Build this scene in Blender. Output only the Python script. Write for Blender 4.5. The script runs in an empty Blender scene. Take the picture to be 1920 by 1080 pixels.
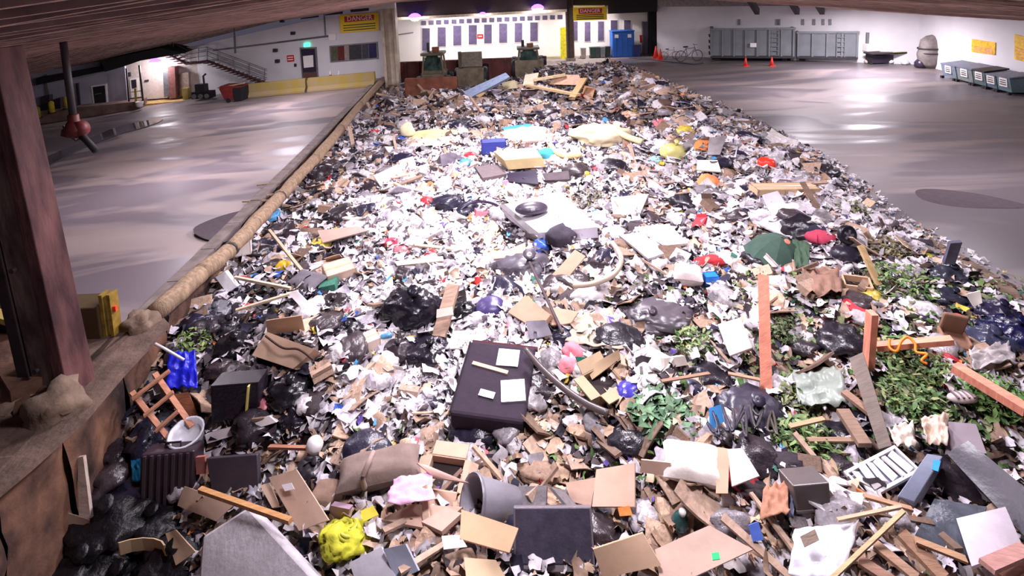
import bpy, math, random
import numpy as np
from mathutils import Vector, Matrix, noise as mnoise
random.seed(7); rng = np.random.default_rng(11)
S = bpy.context.scene
COL = S.collection
# ---------------------------------------------------------------- camera
F = 1000.0; PITCH = math.radians(6.3); ROLL = math.radians(2.3); Y0 = 90.0; CZ = 6.0
fw = Vector((0, math.cos(PITCH), -math.sin(PITCH))); rt = Vector((1, 0, 0)); up0 = rt.cross(fw)
RT = (rt*math.cos(ROLL) - up0*math.sin(ROLL)); UP = RT.cross(fw)
CAM = Vector((0, 0, CZ))
cd = bpy.data.cameras.new('camera'); cam = bpy.data.objects.new('camera', cd); COL.objects.link(cam)
m = Matrix((RT, UP, -fw)).transposed().to_4x4(); m.translation = CAM; cam.matrix_world = m
cd.sensor_width = 36.0; cd.lens = F/1920*36; cd.shift_y = -(540-Y0)/1920.0; cd.clip_end = 300
S.camera = cam
S.cycles.max_bounces = 6; S.cycles.diffuse_bounces = 3; S.cycles.glossy_bounces = 2; S.cycles.transmission_bounces = 2; S.cycles.caustics_reflective = False
# ---------------------------------------------------------------- world, exposure, lamps
S.view_settings.view_transform = 'Standard'; S.view_settings.look = 'None'
S.view_settings.exposure = 0.62; S.view_settings.gamma = 1.0; S.view_settings.use_curve_mapping = False
W = bpy.data.worlds.new('night'); S.world = W; W.use_nodes = True
W.node_tree.nodes['Background'].inputs[0].default_value = (0.62, 0.55, 0.78, 1)
W.node_tree.nodes['Background'].inputs[1].default_value = 0.07
def area(name, loc, power, size, color=(1, .95, 1), rot=(0, 0, 0), spread=180):
    l = bpy.data.lights.new(name, 'AREA'); l.shape = 'DISK'; l.size = size; l.energy = power; l.color = color
    l.spread = math.radians(spread)
    o = bpy.data.objects.new(name, l); COL.objects.link(o); o.location = loc; o.rotation_euler = rot
    return o
LAMP = (1.0, .915, 1.02)
for i, (x, y, p) in enumerate([(.3, 6.5, 430), (.5, 13.5, 860), (.2, 20.0, 780), (.5, 28.5, 430)]):
    area('ridge_lamp_light', (x, y, 6.12), p, 1.6, LAMP)
for x, y, z, p in [(-6, 12, 5.15, 170), (5.5, 8.5, 5.5, 250), (-12, 19, 4.4, 330), (-14, 31, 4.4, 440), (13, 15, 4.7, 240), (15, 27, 4.45, 430), (21.5, 32, 3.7, 720)]:
    area('side_lamp_light', (x, y, z), p, 1.2, LAMP)
# ---------------------------------------------------------------- pixel helpers (1920x1080 frame)
def ray(px, py): return fw + RT*((px-960)/F) - UP*((py-Y0)/F)
def G(px, py, z=0.0):
    d = ray(px, py); return CAM + d*((z-CZ)/d.z)
def atY(px, py, y):
    d = ray(px, py); return CAM + d*(y/d.y)
def proj(p):
    d = Vector(p)-CAM; w = d.dot(fw)
    return 960+F*d.dot(RT)/w, Y0-F*d.dot(UP)/w, w
def mpp(p): return (Vector(p)-CAM).dot(fw)/F
# ---------------------------------------------------------------- pit and rubbish surface
PXL0, PXL1 = (-6.75, 4.0), (-9.5, 37.2)
def leftx(y): return PXL0[0]+(y-PXL0[1])*(PXL1[0]-PXL0[0])/(PXL1[1]-PXL0[1])
def rightx(y): return np.interp(y, [0, 8, 13, 17, 25, 33, 40], [8.6, 8.6, 8.75, 9.5, 9.3, 8.4, 8.0])
def sm(a, b, t):
    t = np.clip((t-a)/(b-a), 0, 1); return t*t*(3-2*t)
_ns = [(rng.uniform(-1, 1)*.9, rng.uniform(-1, 1)*.9, rng.uniform(0, 6.28), a) for a in (.09, .09, .07, .07)]
_ns += [(rng.uniform(-1, 1)*2.6, rng.uniform(-1, 1)*2.6, rng.uniform(0, 6.28), a) for a in (.035, .035, .03, .03, .03)]
def zb(x, y):
    x = np.asarray(x, float); y = np.asarray(y, float)
    lx = leftx(y); rx = rightx(y); u = (x-lx)/(rx-lx)
    near = -2.35+2.15*(.62*sm(.0, .42, u)+.38*sm(.3, .95, u))
    far = -.75+.75*sm(.3, 1.0, u)
    k = sm(6.0, 10.2, y)
    z = near*(1-k)+far*k
    z = z+.95*np.exp(-((x-4.2)/3.4)**2-((y-34.2)/2.6)**2)+.35*np.exp(-((x+.5)/2.5)**2-((y-33.6)/1.6)**2)+.75*np.exp(-((x-7.2)/1.6)**2-((y-26)/7)**2)
    z = z-.45*np.exp(-((x+5.9)/1.0)**2-((y-6.0)/1.4)**2)
    n = 0
    for a, b, p, w in _ns: n = n+w*np.sin(a*x*1.7+b*y*1.7+p)
    z = z+n*(.45+.55*sm(0, .2, u)*sm(0, .2, 1-u))
    # the heap runs out on to the right-hand floor
    z = np.where(u > 1, z*0+.06-.18*(x-rx), z)
    z = np.where((u > .9) & (u <= 1), z*(1-(u-.9)/.1)+(.10)*((u-.9)/.1), z)
    return z
_T = np.arange(2.0, 60.0, .2)
def U(px, py, h=0.0):
    """point where the pixel's ray meets the rubbish surface raised by h"""
    d = ray(px, py); t = _T
    for _ in range(2):
        hit = (CZ+d.z*t) < zb(d.x*t, d.y*t)+h
        i = int(np.argmax(hit)) if hit.any() else len(t)-1
        lo, hi = t[max(i-1, 0)], t[i]; t = np.linspace(lo, hi, 24)
    return CAM+d*float(hi)
# ---------------------------------------------------------------- materials
MATS = {}
def _nt(name):
    m = bpy.data.materials.new(name); m.use_nodes = True
    nt = m.node_tree; b = nt.nodes['Principled BSDF']; return m, nt, b
def N(nt, t, **kw):
    n = nt.nodes.new(t)
    for k, v in kw.items(): setattr(n, k, v)
    return n
def srgb(r, g, b):
    f = lambda c: (c/255/12.92) if c/255 <= .04045 else ((c/255+.055)/1.055)**2.4
    return (f(r), f(g), f(b))
def mat(name, c, rough=.7, metal=0, var=.25, scale=6, bump=0, bscale=None, c2=None, emit=0, trans=0, spec=None, alpha=1, stretch=None):
    if name in MATS: return MATS[name]
    m, nt, b = _nt(name)
    c = tuple(c)
    tc = N(nt, 'ShaderNodeTexCoord'); src = tc.outputs['Object']
    if stretch:
        mp = N(nt, 'ShaderNodeMapping'); mp.inputs['Scale'].default_value = stretch
        nt.links.new(src, mp.inputs[0]); src = mp.outputs[0]
    nz = N(nt, 'ShaderNodeTexNoise'); nz.inputs['Scale'].default_value = scale; nz.inputs['Detail'].default_value = 5
    nt.links.new(src, nz.inputs['Vector'])
    mx = N(nt, 'ShaderNodeMix', data_type='RGBA')
    cr = N(nt, 'ShaderNodeValToRGB'); cr.color_ramp.elements[0].position = .35; cr.color_ramp.elements[1].position = .68
    nt.links.new(nz.outputs['Fac'], cr.inputs[0]); nt.links.new(cr.outputs['Color'], mx.inputs['Factor'])
    mx.inputs['A'].default_value = (*[max(0, x*(1-var)) for x in c], 1)
    mx.inputs['B'].default_value = (*(c2 if c2 else [min(1, x*(1+var*.6)) for x in c]), 1)
    nt.links.new(mx.outputs['Result'], b.inputs['Base Color'])
    b.inputs['Roughness'].default_value = rough; b.inputs['Metallic'].default_value = metal
    if spec is not None: b.inputs['Specular IOR Level'].default_value = spec
    if trans: b.inputs['Transmission Weight'].default_value = trans
    if alpha < 1: b.inputs['Alpha'].default_value = alpha
    if emit:
        b.inputs['Emission Color'].default_value = (*c, 1); b.inputs['Emission Strength'].default_value = emit
    if bump:
        n2 = N(nt, 'ShaderNodeTexNoise'); n2.inputs['Scale'].default_value = bscale or scale*3; n2.inputs['Detail'].default_value = 4
        nt.links.new(src, n2.inputs['Vector'])
        bp = N(nt, 'ShaderNodeBump'); bp.inputs['Strength'].default_value = bump; bp.inputs['Distance'].default_value = .03
        nt.links.new(n2.outputs['Fac'], bp.inputs['Height']); nt.links.new(bp.outputs['Normal'], b.inputs['Normal'])
    MATS[name] = m; return m
def objcolor_mat(name, rough=.75, bump=.25, scale=9, attr=False, var=.22, spec=.3):
    m, nt, b = _nt(name)
    if attr:
        a = N(nt, 'ShaderNodeVertexColor'); a.layer_name = 'tint'; csrc = a.outputs['Color']
    else:
        a = N(nt, 'ShaderNodeObjectInfo'); csrc = a.outputs['Color']
    tc = N(nt, 'ShaderNodeTexCoord')
    nz = N(nt, 'ShaderNodeTexNoise'); nz.inputs['Scale'].default_value = scale; nz.inputs['Detail'].default_value = 4
    nt.links.new(tc.outputs['Object'], nz.inputs['Vector'])
    cr = N(nt, 'ShaderNodeValToRGB'); e = cr.color_ramp.elements
    e[0].position = .3; e[1].position = .65; v = 1-var*1.5; e[0].color = (v, v*.97, v*.93, 1); e[1].color = (1, 1, 1, 1)
    nt.links.new(nz.outputs['Fac'], cr.inputs[0])
    mx = N(nt, 'ShaderNodeMix', data_type='RGBA', blend_type='MULTIPLY'); mx.inputs['Factor'].default_value = 1
    nt.links.new(csrc, mx.inputs['A']); nt.links.new(cr.outputs['Color'], mx.inputs['B'])
    nt.links.new(mx.outputs['Result'], b.inputs['Base Color'])
    b.inputs['Roughness'].default_value = rough; b.inputs['Specular IOR Level'].default_value = spec
    if bump:
        bp = N(nt, 'ShaderNodeBump'); bp.inputs['Strength'].default_value = bump; bp.inputs['Distance'].default_value = .02
        n2 = N(nt, 'ShaderNodeTexNoise'); n2.inputs['Scale'].default_value = scale*2.2
        nt.links.new(tc.outputs['Object'], n2.inputs['Vector'])
        nt.links.new(n2.outputs['Fac'], bp.inputs['Height']); nt.links.new(bp.outputs['Normal'], b.inputs['Normal'])
    MATS[name] = m; return m
def floor_mat(name, base, wet, seed, axis):
    m, nt, b = _nt(name)
    tc = N(nt, 'ShaderNodeTexCoord'); mp = N(nt, 'ShaderNodeMapping')
    mp.inputs['Location'].default_value = (seed, seed*2, 0); mp.inputs['Rotation'].default_value = (0, 0, axis); mp.inputs['Scale'].default_value = (.09, .34, 1)
    nt.links.new(tc.outputs['Object'], mp.inputs[0])
    nz = N(nt, 'ShaderNodeTexNoise'); nz.inputs['Scale'].default_value = 1.0; nz.inputs['Detail'].default_value = 6; nz.inputs['Distortion'].default_value = 1.4
    nt.links.new(mp.outputs[0], nz.inputs['Vector'])
    cr = N(nt, 'ShaderNodeValToRGB'); cr.color_ramp.elements[0].position = .44; cr.color_ramp.elements[1].position = .56
    nt.links.new(nz.outputs['Fac'], cr.inputs[0])
    fine = N(nt, 'ShaderNodeTexNoise'); fine.inputs['Scale'].default_value = 2.2; fine.inputs['Detail'].default_value = 7
    nt.links.new(mp.outputs[0], fine.inputs['Vector'])
    mf = N(nt, 'ShaderNodeMix', data_type='RGBA'); mf.inputs['A'].default_value = (*[c*.72 for c in base], 1); mf.inputs['B'].default_value = (*[min(1, c*1.2) for c in base], 1)
    nt.links.new(fine.outputs['Fac'], mf.inputs['Factor'])
    mx = N(nt, 'ShaderNodeMix', data_type='RGBA'); nt.links.new(cr.outputs['Color'], mx.inputs['Factor'])
    mx.inputs['A'].default_value = (*wet, 1); nt.links.new(mf.outputs['Result'], mx.inputs['B'])
    nt.links.new(mx.outputs['Result'], b.inputs['Base Color'])
    mr = N(nt, 'ShaderNodeMapRange'); mr.inputs['To Min'].default_value = .36; mr.inputs['To Max'].default_value = .62
    nt.links.new(cr.outputs['Color'], mr.inputs['Value']); nt.links.new(mr.outputs[0], b.inputs['Roughness'])
    bp = N(nt, 'ShaderNodeBump'); bp.inputs['Strength'].default_value = .15; bp.inputs['Distance'].default_value = .02
    nt.links.new(fine.outputs['Fac'], bp.inputs['Height']); nt.links.new(bp.outputs['Normal'], b.inputs['Normal'])
    MATS[name] = m; return m
# ---------------------------------------------------------------- mesh builder
class MB:
    def __init__(s): s.v = []; s.f = []
    def raw(s, vs, fs):
        o = len(s.v); s.v += [tuple(v) for v in vs]; s.f += [tuple(i+o for i in f) for f in fs]; return s
    def box(s, c, d, M=None, tp=1.0):
        x, y, z = d[0]/2, d[1]/2, d[2]/2; c = Vector(c)
        vs = [Vector((sx*x*(tp if k else 1), sy*y*(tp if k else 1), (z if k else -z))) for k in (0, 1) for sx, sy in ((-1, -1), (1, -1), (1, 1), (-1, 1))]
        vs = [(M @ v if M else v)+c for v in vs]
        return s.raw(vs, [(3, 2, 1, 0), (4, 5, 6, 7), (0, 1, 5, 4), (1, 2, 6, 5), (2, 3, 7, 6), (3, 0, 4, 7)])
    def beam(s, p, q, w, t, upv=(0, 0, 1), tp=1.0):
        p = Vector(p); q = Vector(q); d = (q-p); d.normalize(); u = Vector(upv)
        if abs(d.dot(u)) > .95: u = Vector((1, 0, 0))
        a = d.cross(u).normalized(); b = a.cross(d).normalized()
        vs = []
        for e, k in ((p, 1), (q, tp)):
            for sa, sb in ((-1, -1), (1, -1), (1, 1), (-1, 1)): vs.append(e+a*(sa*w/2*k)+b*(sb*t/2*k))
        return s.raw(vs, [(3, 2, 1, 0), (4, 5, 6, 7), (0, 1, 5, 4), (1, 2, 6, 5), (2, 3, 7, 6), (3, 0, 4, 7)])
    def tube(s, pts, r, n=8):
        pts = [Vector(p) for p in pts]; k = len(pts); rr = r if isinstance(r, (list, tuple)) else [r]*k
        vs = []; fs = []; ref = Vector((0, 0, 1))
        for i, p in enumerate(pts):
            d = (pts[min(i+1, k-1)]-pts[max(i-1, 0)]).normalized()
            if abs(d.dot(ref)) > .95: ref = Vector((1, 0, 0)) if abs(d.x) < .9 else Vector((0, 1, 0))
            a = d.cross(ref).normalized(); b = a.cross(d).normalized()
            for j in range(n):
                t = 2*math.pi*j/n; vs.append(p+(a*math.cos(t)+b*math.sin(t))*rr[i])
        for i in range(k-1):
            for j in range(n): fs.append((i*n+j, i*n+(j+1) % n, (i+1)*n+(j+1) % n, (i+1)*n+j))
        fs.append(tuple(range(n-1, -1, -1))); fs.append(tuple((k-1)*n+j for j in range(n)))
        return s.raw(vs, fs)
    def lathe(s, prof, n=16, M=None, close=True):
        vs = []; fs = []
        for r, z in prof:
            for j in range(n):
                t = 2*math.pi*j/n; v = Vector((r*math.cos(t), r*math.sin(t), z)); vs.append(M @ v if M else v)
        k = len(prof)
        for i in range(k-1):
            for j in range(n): fs.append((i*n+j, i*n+(j+1) % n, (i+1)*n+(j+1) % n, (i+1)*n+j))
        if close: fs.append(tuple(range(n-1, -1, -1))); fs.append(tuple((k-1)*n+j for j in range(n)))
        return s.raw(vs, fs)
    def prism(s, poly, M, d):
        k = len(poly); vs = [M @ Vector((x, y, 0)) for x, y in poly]+[M @ Vector((x, y, d)) for x, y in poly]
        return s.raw(vs, [tuple(range(k-1, -1, -1)), tuple(range(k, 2*k))]+[(i, (i+1) % k, k+(i+1) % k, k+i) for i in range(k)])
    def mesh(s, name, mt, smooth=False):
        me = bpy.data.meshes.new(name); me.from_pydata([tuple(v) for v in s.v], [], s.f); me.update()
        if mt: me.materials.append(mt)
        if smooth: me.polygons.foreach_set('use_smooth', [True]*len(me.polygons))
        return me
    def build(s, name, mt, parent=None, smooth=False, loc=None, bevel=0, origin=None):
        if origin is not None:
            o0 = Vector(origin); s.v = [tuple(Vector(v)-o0) for v in s.v]
        o = bpy.data.objects.new(name, s.mesh(name, mt, smooth)); COL.objects.link(o)
        if parent: o.parent = parent
        if origin is not None: o.location = Vector(origin)-(parent.location if parent and not parent.parent else Vector())
        if loc is not None: o.location = loc
        if bevel:
            b = o.modifiers.new('bevel', 'BEVEL'); b.width = bevel; b.segments = 2; b.limit_method = 'ANGLE'
        return o
def empty(name, loc=(0, 0, 0), rz=0):
    o = bpy.data.objects.new(name, None); COL.objects.link(o); o.location = loc; o.rotation_euler = (0, 0, rz); o.empty_display_size = .1
    return o
def tag(o, label, cat, group=None, kind=None):
    o['label'] = label
    if cat: o['category'] = cat
    if group: o['group'] = group
    if kind: o['kind'] = kind
    return o
def struct(o, label, cat='structure'):
    o['kind'] = 'structure'; o['label'] = label; o['category'] = cat; return o
def frame(loc, yaw=0, rx=0, ry=0):
    M = Matrix.Translation(Vector(loc)) @ Matrix.Rotation(math.radians(yaw), 4, 'Z') @ Matrix.Rotation(math.radians(rx), 4, 'X') @ Matrix.Rotation(math.radians(ry), 4, 'Y')
    return M
def text(name, body, size, M, mt, parent=None, ext=.004):
    c = bpy.data.curves.new(name, 'FONT'); c.body = body; c.size = size; c.align_x = 'CENTER'; c.align_y = 'CENTER'; c.extrude = ext; c.resolution_u = 2
    t = bpy.data.objects.new('tmp', c); COL.objects.link(t)
    dg = bpy.context.evaluated_depsgraph_get(); me = bpy.data.meshes.new_from_object(t.evaluated_get(dg)); bpy.data.objects.remove(t)
    me.transform(M); me.materials.clear(); me.materials.append(mt)
    o = bpy.data.objects.new(name, me); COL.objects.link(o)
    if parent: o.parent = parent
    return o
# ================================================================= STRUCTURE
KL = .075
def FL(px, py):
    d = ray(px, py); t = (KL*8.5+KL*0-CZ+0)/(d.z-KL*d.x)
    return CAM+d*t
def vp(px, py, A, B, off=0.0):
    """pixel ray onto the vertical plane through A and B, moved towards the camera by off"""
    A = Vector(A); B = Vector(B); t = (B-A); t.z = 0; t.normalize(); n = Vector((-t.y, t.x, 0))
    if n.dot(CAM-A) < 0: n = -n
    d = ray(px, py); o = A+n*off
    return CAM+d*((o-CAM).dot(n)/d.dot(n))
def wnorm(A, B):
    t = Vector(B)-Vector(A); t.z = 0; t.normalize(); n = Vector((-t.y, t.x, 0))
    return n if n.dot(CAM-Vector(A)) > 0 else -n
def wslab(mb, A, B, quad, out, off=0.0):
    """slab on a wall plane from pixel corners (4), standing out towards the camera"""
    ps = [vp(x, y, A, B, off) for x, y in quad]; n = wnorm(A, B)*out
    k = len(ps); vs = ps+[p+n for p in ps]
    mb.raw(vs, [tuple(range(k)), tuple(range(2*k-1, k-1, -1))]+[(i, k+i, k+(i+1) % k, (i+1) % k) for i in range(k)])
    return mb
def R4(x0, y0, x1, y1): return [(x0, y0), (x1, y0), (x1, y1), (x0, y1)]
def wthing(name, A, B, quad, out, mt, label, cat, off=0.0, group=None):
    mb = wslab(MB(), A, B, quad, out, off); v = [Vector(p) for p in mb.v]; c = sum(v, Vector())/len(v)
    o = mb.build(name, mt, origin=c); return tag(o, label, cat, group)
M_floorL = floor_mat('wet_concrete_left', srgb(152, 136, 133), srgb(118, 108, 114), 3.1, .55)
M_floorR = floor_mat('wet_concrete_right', srgb(126, 114, 112), srgb(100, 93, 97), 8.7, -.35)
M_white = mat('white_paint', srgb(214, 212, 214), .6, var=.08, scale=.6, bump=.05)
M_bay = mat('bay_white_paint', srgb(236, 232, 222), .55, var=.05, scale=.5)
M_conc = mat('grey_concrete', srgb(140, 128, 118), .85, var=.35, scale=2.5, bump=.4)
M_dirt = mat('dirty_concrete', srgb(128, 108, 92), .95, var=.4, scale=3, bump=.6)
M_rust = mat('rusty_timber', srgb(58, 34, 34), .85, var=.6, scale=1.6, bump=.9, bscale=7, c2=srgb(122, 86, 66), stretch=(1, 1, .8))
M_rust2 = mat('rust_steel', srgb(118, 66, 46), .75, var=.35, scale=2, bump=.2)
M_dark = mat('dark_steel', srgb(46, 40, 44), .6, var=.3, scale=4)
M_black = mat('black_void', srgb(20, 17, 22), .7, var=.3)
M_ceil = mat('ceiling_lining', srgb(132, 98, 98), .9, var=.25, scale=1.2, bump=.25, bscale=7)
M_batten = mat('ceiling_batten', srgb(214, 180, 166), .8, var=.3, scale=3)
M_log = mat('timber_pole', srgb(148, 124, 100), .85, var=.35, scale=5, bump=.5, stretch=(3, 3, .5))
M_yel = mat('yellow_paint', srgb(186, 160, 52), .7, var=.3, scale=2.5, c2=srgb(172, 150, 100))
M_sign = mat('sign_yellow', srgb(238, 204, 20), .5, var=.05)
M_red = mat('sign_red', srgb(190, 24, 28), .5, var=.08)
M_signtxt = mat('sign_white', srgb(235, 230, 225), .5, var=.03)
M_navy = mat('dark_window', srgb(52, 44, 62), .3, var=.2)
M_slot = mat('slot_glass', srgb(96, 86, 112), .25, var=.2)
M_grn = mat('exit_green', (0.05, .9, .45), .4, var=0, emit=2.2)
M_steel = mat('grey_steel', srgb(122, 122, 126), .5, metal=.3, var=.2)
M_glow = mat('lamp_glass', (1, .96, 1), .4, var=0, emit=28)
M_violet = mat('lamp_fringe_glow', (.22, .1, 1.0), .4, var=0, emit=3.2)  # violet glow stands in for the colour fringe round a bright lamp
def zroof(x): return 6.32+((.11*max(x, -20)+.2*min(x+20, 0)) if x < 0 else -.112*x)
# floors
def floor_slab(name, poly, zf, mt, label):
    mb = MB(); k = len(poly)
    vs = [(x, y, zf(x)) for x, y in poly]+[(x, y, zf(x)-.5) for x, y in poly]
    mb.raw(vs, [tuple(range(k)), tuple(range(2*k-1, k-1, -1))]+[(i, k+i, k+(i+1) % k, (i+1) % k) for i in range(k)])
    return struct(mb.build(name, mt), label, 'floor')
floor_slab('floor_left', [(leftx(2), 2), (leftx(20), 20), (leftx(38), 38), (leftx(38), 48), (-48, 48), (-48, 2)][::-1], lambda x: KL*(min(x, -8.5)+8.5), M_floorL, 'wet stained concrete tipping floor left of the pit')
rp = [(float(rightx(y))-.15, y) for y in np.linspace(2, 38, 25)]
floor_slab('floor_right', rp+[(8, 48), (30, 48), (30, 2)][0:3], lambda x: 0., M_floorR, 'wet dark-streaked concrete floor right of the rubbish heap')
floor_slab('floor_rear', [(-9.6, 38.4), (8.2, 38.4), (8.2, 48), (-9.6, 48)][::-1], lambda x: -.004, M_conc, 'concrete floor of the bay behind the loaders')
mb = MB().raw([(-9, 1, -3.6), (9.5, 1, -3.6), (9.5, 39, -3.6), (-10, 39, -3.6)], [(0, 1, 2, 3)])
struct(mb.build('floor_pit', M_dirt), 'bottom of the pit under the rubbish', 'floor')
# pit wall: timber lagging, one object per plank in the near part
wl = empty('wall_pit_left'); struct(wl, 'corroded rust-brown wall lining the left side of the pit', 'wall')
mb = MB(); a = Vector((leftx(2), 2, 0)); b_ = Vector((leftx(38), 38, 0)); 
mb.raw([(a.x-.02, a.y, -.02), (b_.x-.02, b_.y, -.02), (b_.x-.02, b_.y, -3.6), (a.x-.02, a.y, -3.6)], [(0, 1, 2, 3)])
mb.build('backing', M_rust, wl)
dirw = (b_-a).normalized(); y = 2.2; _q = 0.
def plate(y0, y1, nm):
    global _q
    _q += 3.7; nu, nv = 10, 16; top = []
    for j in range(nv+1):
        for i in range(nu+1):
            yy = y0+(y1-y0)*i/nu; zz = -.03-3.5*j/nv
            q = Vector((yy*1.6+_q, zz*1.6, _q)); e = .10*mnoise.noise(q)+.05*mnoise.noise(q*3)+.10*(j < 3)*mnoise.noise(q*2.2)
            top.append((leftx(yy)+.1+e, yy, zz+(.09*mnoise.noise(q*2.9) if j == 0 else 0)))
    fs = [(j*(nu+1)+i, j*(nu+1)+i+1, (j+1)*(nu+1)+i+1, (j+1)*(nu+1)+i) for j in range(nv) for i in range(nu)]
    return MB().raw(top, fs).build(nm, M_rust, wl, True)
while y < 17:
    w = random.uniform(1.1, 1.7); plate(y, y+w-.03, 'plate'); y += w
o = plate(17, 37.4, 'far_plating')
mb = MB()   # concrete lip of the pit
for y in np.arange(2.2, 37, 1.45):
    x0 = leftx(y+.7); mb.box((x0-.12, y+.7, .02), (.34, 1.43, .06), Matrix.Rotation(math.atan2(dirw.y, dirw.x)-math.pi/2, 4, 'Z'))
struct(mb.build('trim_1', mat('kerb_concrete', srgb(118, 106, 102), .9, var=.3, scale=3, bump=.4)), 'dirty concrete lip along the left edge of the pit', 'kerb')
# right pit edge step and kerb
mb = MB(); pts = [(1665, 430), (1760, 474), (1850, 530), (1935, 600)]
for p, q in zip(pts[:-1], pts[1:]):
    P, Q = G(*p), G(*q); mb.beam(P+Vector((0, 0, -.05)), Q+Vector((0, 0, -.05)), .5, .3)
struct(mb.build('trim_2', M_dirt), 'worn concrete edge where the right floor meets the heap', 'kerb')
# roof planes
def roof(name, xs, label):
    mb = MB()
    for x0, x1 in zip(xs[:-1], xs[1:]):
        z0, z1 = zroof(x0), zroof(x1); vs = [(x0, -1.5, z0), (x1, -1.5, z1), (x1, 47, z1), (x0, 47, z0)]; vs += [(x, y, z+.15) for x, y, z in vs]
        mb.raw(vs, [(0, 1, 2, 3), (7, 6, 5, 4), (0, 4, 5, 1), (1, 5, 6, 2), (2, 6, 7, 3), (3, 7, 4, 0)])
    o = mb.build(name, M_ceil); struct(o, label, 'ceiling'); return o
rl = roof('ceiling_left', [-46, -20, 0], 'brown ribbed roof lining sloping down to the left wall')
rr = roof('ceiling_right', [0, 30], 'ribbed roof lining sloping down to the right wall')
# crossing battens under the lining
def net(par, x0, x1, sgn):
    for sl, step, w in ((.10*sgn, .7, .075), (-.22*sgn, 1.5, .06)):
        c = -12.0
        while c < 52:
            lo, hi = sorted([(-1.4-c)/sl, (46.4-c)/sl]); xa, xb = max(x0, lo), min(x1, hi)
            if xb-xa > .5:
                c_ = c+random.uniform(-.12, .12)
                P = Vector((xa, sl*xa+c_, zroof(xa)-.02)); Q = Vector((xb, sl*xb+c_, zroof(xb)-.02)); MB().beam(P, Q, w, .06).build('batten', M_batten, par)
            c += step*(1 if c < 20 else 1.8)
net(rl, -20, -.25, 1); net(rl, -45, -20, 1); net(rr, .25, 29, -1)
# ---------------- left white wall with door
B0, B1 = FL(425, 187), FL(700, 160)
tn = (B1-B0); tn.z = 0; tn.normalize(); nn = Vector((-tn.y, tn.x, 0)); 
WA, WB = B0+nn*3.2-tn*26, B1+nn*3.2+tn*.8
def wall(name, A, B, z0, zt, mt, label, th=.25):
    mb = MB(); A = Vector(A); B = Vector(B); n = wnorm(A, B)*-th
    vs = []
    for o in (Vector(), n):
        for P, zz in ((A, z0), (B, z0), (B, zt(B.x)), (A, zt(A.x))): vs.append(Vector((P.x, P.y, zz))+o)
    mb.raw(vs, [(0, 1, 2, 3), (7, 6, 5, 4), (0, 4, 5, 1), (1, 5, 6, 2), (2, 6, 7, 3), (3, 7, 4, 0)])
    return struct(mb.build(name, mt), label, 'wall')
wall('wall_left', WA, WB, -4, lambda x: zroof(x), M_white, 'white painted wall with office door and window behind the yellow barriers')
# door
d = empty('door_1', vp(580, 148, WA, WB)); struct(d, 'dark office door with a paper notice beneath the green exit sign', 'door')
def wp(name, par, quad, out, mt, off=0, A=None, B=None):
    A = A or WA; B = B or WB
    return wslab(MB(), A, B, quad, out, off).build(name, mt, par, origin=None) if par is None else _wp(name, par, quad, out, mt, off, A, B)
def _wp(name, par, quad, out, mt, off, A, B):
    mb = wslab(MB(), A, B, quad, out, off); base = par.location if not par.parent else par.parent.location
    mb.v = [tuple(Vector(v)-base) for v in mb.v]; return mb.build(name, mt, par)
wp('frame', d, [(562, 89), (594, 88), (598, 150), (567, 150)], .04, M_steel)
wp('panel', d, [(565, 92), (591, 91), (595, 149), (570, 150)], .08, M_navy)
wp('notice', d, [(569, 105), (588, 103), (589, 125), (571, 127)], .10, M_signtxt)
wp('kick_plate', d, [(569, 136), (594, 134), (595, 148), (570, 149)], .10, mat('brown_plate', srgb(96, 66, 52), .6))
wthing('exit_sign', WA, WB, [(571, 81), (581, 80), (581, 87), (571, 88)], .12, M_grn, 'small glowing green exit sign above the office door', 'sign')
t = empty('wall_notice', vp(545, 108, WA, WB)); tag(t, 'red safety notice on the white wall left of the office door', 'sign')
wp('board', t, [(538, 104), (551, 103), (552, 115), (539, 116)], .04, M_red)
for k in range(2): wp('text_line', t, [(540, 106.5+4.5*k), (550, 105.8+4.5*k), (550, 107.8+4.5*k), (540, 108.5+4.5*k)], .05, M_signtxt)
wthing('switch_box', WA, WB, [(552, 119), (556, 119), (556, 125), (552, 125)], .06, M_dark, 'small dark switch box beside the office door', 'box')
w = empty('window_1', vp(664, 115, WA, WB)); struct(w, 'wide dark office window right of the door', 'window')
wp('window_frame', w, [(618, 86), (708, 78), (710, 110), (620, 117)], .06, M_steel)
for x0, x1, c in ((621, 634, srgb(92, 88, 74)), (634, 646, srgb(100, 44, 44)), (646, 654, srgb(150, 140, 132)), (655, 678, srgb(62, 60, 66)), (679, 691, srgb(70, 68, 78)), (692, 706, srgb(40, 38, 84))):
    f = lambda x, top: (86 - (x-618)*8/90+2.2) if top else (117-(x-620)*7/90-2.5)
    wp('pane', w, [(x0, f(x0, 1)), (x1, f(x1, 1)), (x1+1, f(x1, 0)), (x0+1, f(x0, 0))], .075, mat('pane_%d' % x0, c, .25, var=.25))
for q in ([(564, 34), (598, 29), (598, 32), (565, 36)], [(610, 27), (643, 21), (643, 26), (611, 29)], [(657, 18), (692, 15), (692, 20), (658, 23)]):
    wthing('clerestory_slot', WA, WB, q, .05, M_navy, {564: 'left', 610: 'middle', 657: 'right'}[q[0][0]]+' narrow dark clerestory slot high on the white wall', 'window', group='dark clerestory slots over the office door')
for nm, q in (('long', [(400, 93), (620, 66), (620, 69), (400, 96)]), ('upper', [(520, 78), (630, 64), (630, 66), (520, 80)])):
    wthing('conduit', WA, WB, q, .07, M_steel, {'long': 'long grey conduit running across the white wall above the stair rail', 'upper': 'short upper conduit leading to the junction box under the danger sign'}[nm], 'pipe')
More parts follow.
